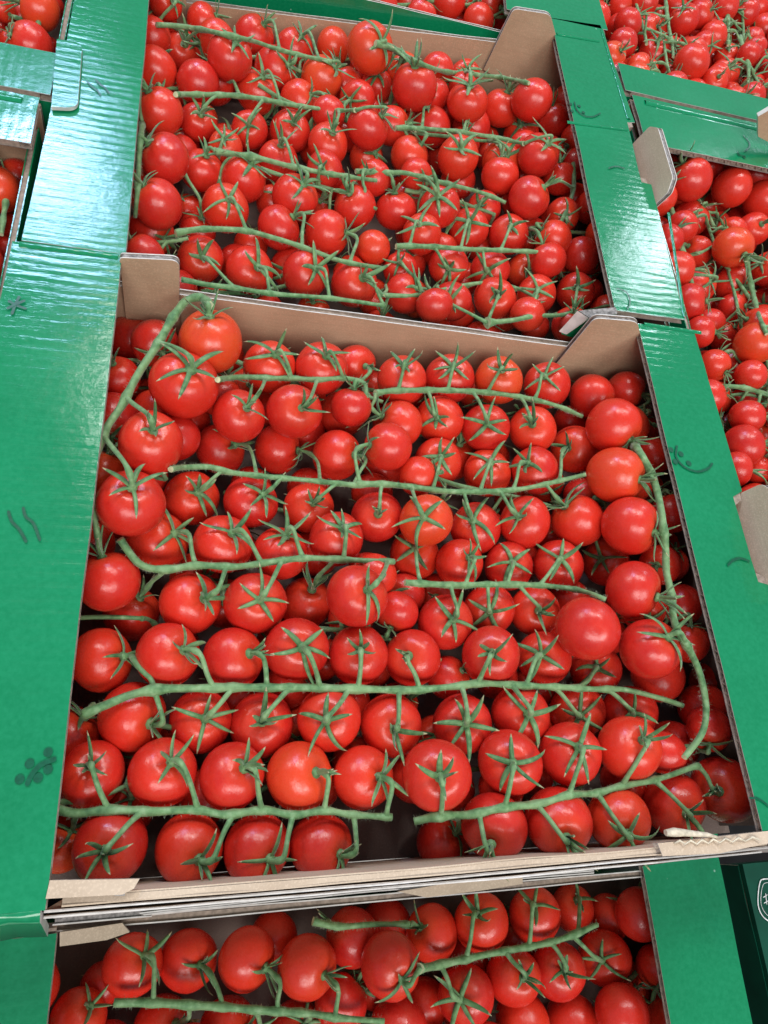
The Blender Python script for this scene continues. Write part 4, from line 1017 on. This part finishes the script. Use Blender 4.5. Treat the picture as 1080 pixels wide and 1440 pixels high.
# ---- fruit further down and under the flanges: bunches buried below the visible ones
WORDS = {'mid': ('tomatoes buried under top bunches', 'of middle tray'), 'back': ('tomatoes buried under top bunches', 'of back tray'),
         'low': ('shaded tomatoes buried deeper', 'of lower front tray'), 'right': ('tomatoes heaped at the', 'of right tray'),
         'ur': ('tomatoes heaped at the', 'of top right tray'), 'left': ('dark tomatoes at the', 'of left edge tray'),
         'ul': ('tomatoes heaped at the', 'of top left tray'), 'top': ('tomatoes showing at the', 'of far top tray')}


def place_words(cr, cen, lo, hi):
    fx = (cen[0] - lo[0]) / max(1e-6, hi[0] - lo[0]); fy = (cen[1] - lo[1]) / max(1e-6, hi[1] - lo[1])
    xw = ('far left', 'inner left', 'inner right', 'far right')[min(3, int(fx * 4))]; yw = ('front', 'front middle', 'rear middle', 'rear')[min(3, int(fy * 4))]
    a, b = WORDS[cr]
    return a + (', ' if cr in ('mid', 'back', 'low') else ' ') + xw + ' of the ' + yw + ' ' + b if cr not in ('mid', 'back', 'low') else a + ', ' + yw + ' ' + xw + ' ' + b


PLACED_C = [np.array(c) for c in C_]; PLACED_R = list(R_)


def in_view(p, margin=230):
    q_ = RCV @ (np.array(p) - CAM)
    if q_[2] < 0.02: return False
    u, v = 540 + FOC * q_[0] / q_[2], 720 + FOC * q_[1] / q_[2]
    return -margin < u < 1080 + margin and -margin < v < 1440 + margin


PC = np.zeros((6000, 3)); PR = np.zeros(6000); npl = len(PLACED_C); PC[:npl] = C_; PR[:npl] = R_
hole = [atz(550, 1190, -0.06)[:2]]
for cr, (zt, x0, x1, y0, y1) in CRATE.items():
    new = []
    levels = [zt - 0.030, zt - 0.036, zt - 0.044, zt - 0.052, zt - 0.060, zt - 0.066]
    if cr == 'low': levels = [zt - 0.044, zt - 0.052, zt - 0.060, zt - 0.066]
    if cr in ('mid', 'back'): levels = [zt - (0.038 if cr == 'mid' else 0.036), zt - 0.045, zt - 0.052, zt - 0.059, zt - 0.066]
    for lz in levels:
        step = 0.0095
        for iy in range(int((y1 - y0) / step)):
            for ix in range(int((x1 - x0) / step)):
                p = np.array([x0 + (ix + 0.5) * step + random.uniform(-.005, .005), y0 + (iy + 0.5) * step + random.uniform(-.005, .005), lz + random.uniform(-.003, .003)])
                r = random.uniform(*{'ur': (0.0112, 0.0145), 'right': (0.0112, 0.0145), 'back': (0.0115, 0.0142), 'mid': (0.0115, 0.0145)}.get(cr, (0.0125, 0.0158)))
                if not (x0 + r < p[0] < x1 - r and y0 + r < p[1] < y1 - r): continue
                if not in_view(p): continue
                if cr == 'mid':
                    if np.linalg.norm(p[:2] - hole[0]) < 0.030: continue
                    if p[1] > y1 - 0.020 and lz > zt - 0.045 and p[0] < 0.14: continue
                if (((PC[:npl] - p) ** 2).sum(1) < (0.945 * (PR[:npl] + r)) ** 2).any(): continue
                PC[npl] = p; PR[npl] = r; npl += 1; PLACED_C.append(p); PLACED_R.append(r); new.append((p, r))
    # split into bunches by cell
    cells = {}
    for p, r in new: cells.setdefault((int(p[0] // 0.11), int(p[1] // 0.075)), []).append((p, r))
    FIX_C = np.array(PLACED_C); FIX_R = np.array(PLACED_R)
    cs = np.array([np.mean([p for p, _ in l_], 0) for l_ in cells.values()]) if cells else np.zeros((1, 3)); lo_, hi_ = cs.min(0) - 0.01, cs.max(0) + 0.01
    for key, lst in cells.items():
        cen = np.mean([p for p, _ in lst], 0); ploc = np.array([cen[0], cen[1], zt - H + 0.004])
        e = thing('tomato_bunch', place_words(cr, cen, lo_, hi_), 'tomatoes', ploc, 'buried bunches, ' + cr.replace('mid', 'middle').replace('low', 'lower front').replace('ur', 'top right').replace('ul', 'top left') + ' tray')
        xs = sorted(p[0] for p, _ in lst); zb = max(p[2] for p, _ in lst) + 0.004
        ang = random.uniform(-0.4, 0.4) if cr not in ('right', 'ur', 'left', 'ul') else random.uniform(1.2, 1.9)
        half = max(0.02, (xs[-1] - xs[0]) / 2 + 0.004)
        P = []
        for i in range(9):
            f = (i / 8 - 0.5) * 2 * half; q0 = np.array([cen[0] + f * math.cos(ang), cen[1] + f * math.sin(ang) + 0.003 * math.sin(f * 60), zb - 0.008])
            P.append(clear(q0, 0.0018, 0, 6))
        for _ in range(2): P = [P[0]] + [(P[i - 1] + P[i] * 2 + P[i + 1]) / 4 for i in range(1, 8)] + [P[-1]]
        P = [np.array([p[0], p[1], min(p[2], zt - 0.006)]) for p in P]
        pts = catmull(P, 3); st = make_stem(e, ploc, pts, 0.0017, [])
        for p, r in lst:
            i = int(np.argmin([np.linalg.norm(q_ - p) for q_ in pts])); jp = pts[i]; v = jp - p; v = v / np.linalg.norm(v)
            pole = v * 0.7 + np.array([random.uniform(-.6, .6), random.uniform(-.6, .6), random.uniform(0.1, 0.9)]); pole /= np.linalg.norm(pole)
            add_tomato(e, ploc, p, r, pole)
            if np.linalg.norm(jp - p) < 0.038 and (pole @ v) > 0.2: make_pedicel(st, ploc, p, r, pole, jp, 0.0011)
print('total fruit', tcount[0], 'objects', len(bpy.data.objects))
